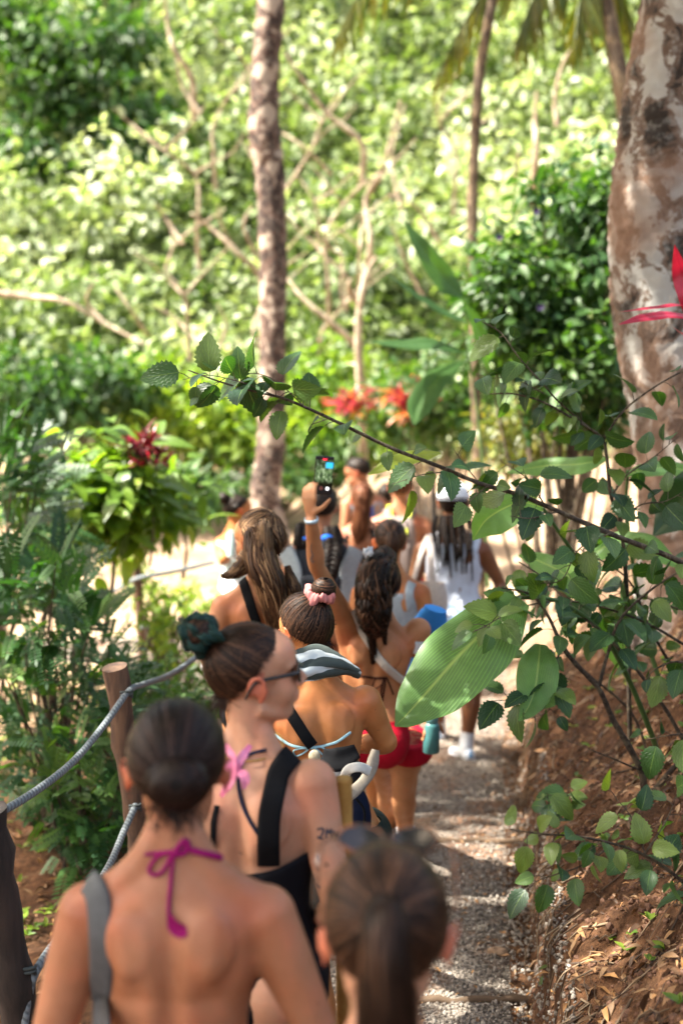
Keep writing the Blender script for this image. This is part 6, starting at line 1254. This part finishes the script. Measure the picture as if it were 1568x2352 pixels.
for t in np.linspace(0, 1, 8): V.append(np.stack([(.085+.015*math.sin(t*3.1))*np.sign(np.cos(th))*np.abs(np.cos(th))**.6*(1+.06*np.sin(th*5+t*4)), .045*np.sin(th)*(1+.1*np.sin(t*9)), .09-.26*t+0*th], -1)+cc)
i, j = np.meshgrid(np.arange(7), np.arange(n), indexing='ij'); V = np.concatenate(V); m_.add(V, np.stack([i*n+j, i*n+(j+1) % n, (i+1)*n+(j+1) % n, (i+1)*n+j], -1).reshape(-1, 4)); r_ = V[-n:]; m_.add(np.vstack([r_, r_.mean(0)]), np.stack([np.full(n, n), np.arange(n), (np.arange(n)+1) % n], -1)); m_.build('bag', CRM, rt)
# belt bag, sandals and wooden post beside D
rt = empty('bag', W(800, 1800, 4.1), 'white and black belt bag hanging below the light blue bikini tie', 'bag')
m_ = MB(); ell(m_, W(805, 1782, 4.16), (.055, .035, .05)); m_.build('dark_pouch', C('dark_pouch_cloth', (.012, .012, .015), .85), rt)
m_ = MB(); box(m_, W(756, 1775, 4.14), (.075, .04, .08), rotz(.3)@roty(.35), bev=.02); m_.build('body', C('off_white_canvas', (.62, .62, .60), .8), rt)
m_ = MB(); blade(m_, [W(740, 1735, 4.08), W(775, 1745, 4.05), W(820, 1725, 4.05)], [.02, .035, .02], (0, -1, .3), .3, .5, 12, 7); m_.build('flap', BLK, rt).modifiers.new('s', 'SOLIDIFY').thickness = .01
rt = empty('sandal', W(820, 1790, 4.05), 'off white sandal with a tan sole hanging from the bag beside the dark green shorts', 'sandal')
m_ = MB(); P = smooth_path([W(862, 1722, 4.05), W(848, 1775, 4.03), W(815, 1815, 4.0), W(778, 1838, 3.98)], 24); band(P, np.broadcast_to(unit([.45, -.6, .5]), P.shape), np.interp(np.linspace(0, 1, 24), [0, .15, .5, .85, 1], [.02, .034, .03, .04, .025]), 'sole', C('tan_sole', (.30, .26, .21), .8), rt, .010)
C('off_white_sandal', (.6, .59, .54), .8)
m_ = MB(); P3 = smooth_path([W(788, 1792, 3.985), W(800, 1768, 3.965), W(826, 1762, 3.965), W(848, 1772, 3.99)], 16); band(P3, np.broadcast_to(unit([.2, -.9, .3]), P3.shape), .028, 'sandal_strap', M['off_white_sandal'], rt, .004)
m_ = MB(); q = W(722, 1738, 4.12); ell(m_, q, (.018, .012, .022)); tag(m_.build('shell_charm', simple('shell', (.5, .45, .33), .4, (.3, .25, .15), 90)), 'small golden shell charm hanging on the black strap under the bow', 'charm')
rt = empty('backpack', W(815, 1880, 4.2), 'navy bag with a black piped edge behind the wooden post', 'backpack'); m_ = MB(); ell(m_, W(808, 1885, 4.25), (.06, .05, .12)); m_.build('body', NAVY, rt)
m_ = MB(); tube(m_, [W(818, 1835, 4.17), W(836, 1860, 4.17), W(834, 1895, 4.17), W(815, 1925, 4.17)], .004, 6, .5, 16); m_.build('piping', BLK, rt)
m_ = MB(); a_, b_ = W(788, 1795, 3.05), W(792, 2380, 3.1); tube(m_, [a_, a_*.97+b_*.03, a_*.5+b_*.5, b_], np.array([.018, .0195, .0195, .02]), 12, .5, 12, .05); tag(m_.build('wooden_pole', C('golden_wood', (.42, .24, .07), .6, c2=(.25, .12, .03), ns=12)), 'golden brown wooden pole standing beside the tattooed arm', 'pole')
print('verts', sum(len(o.data.vertices) for o in bpy.data.objects if o.type == 'MESH'))
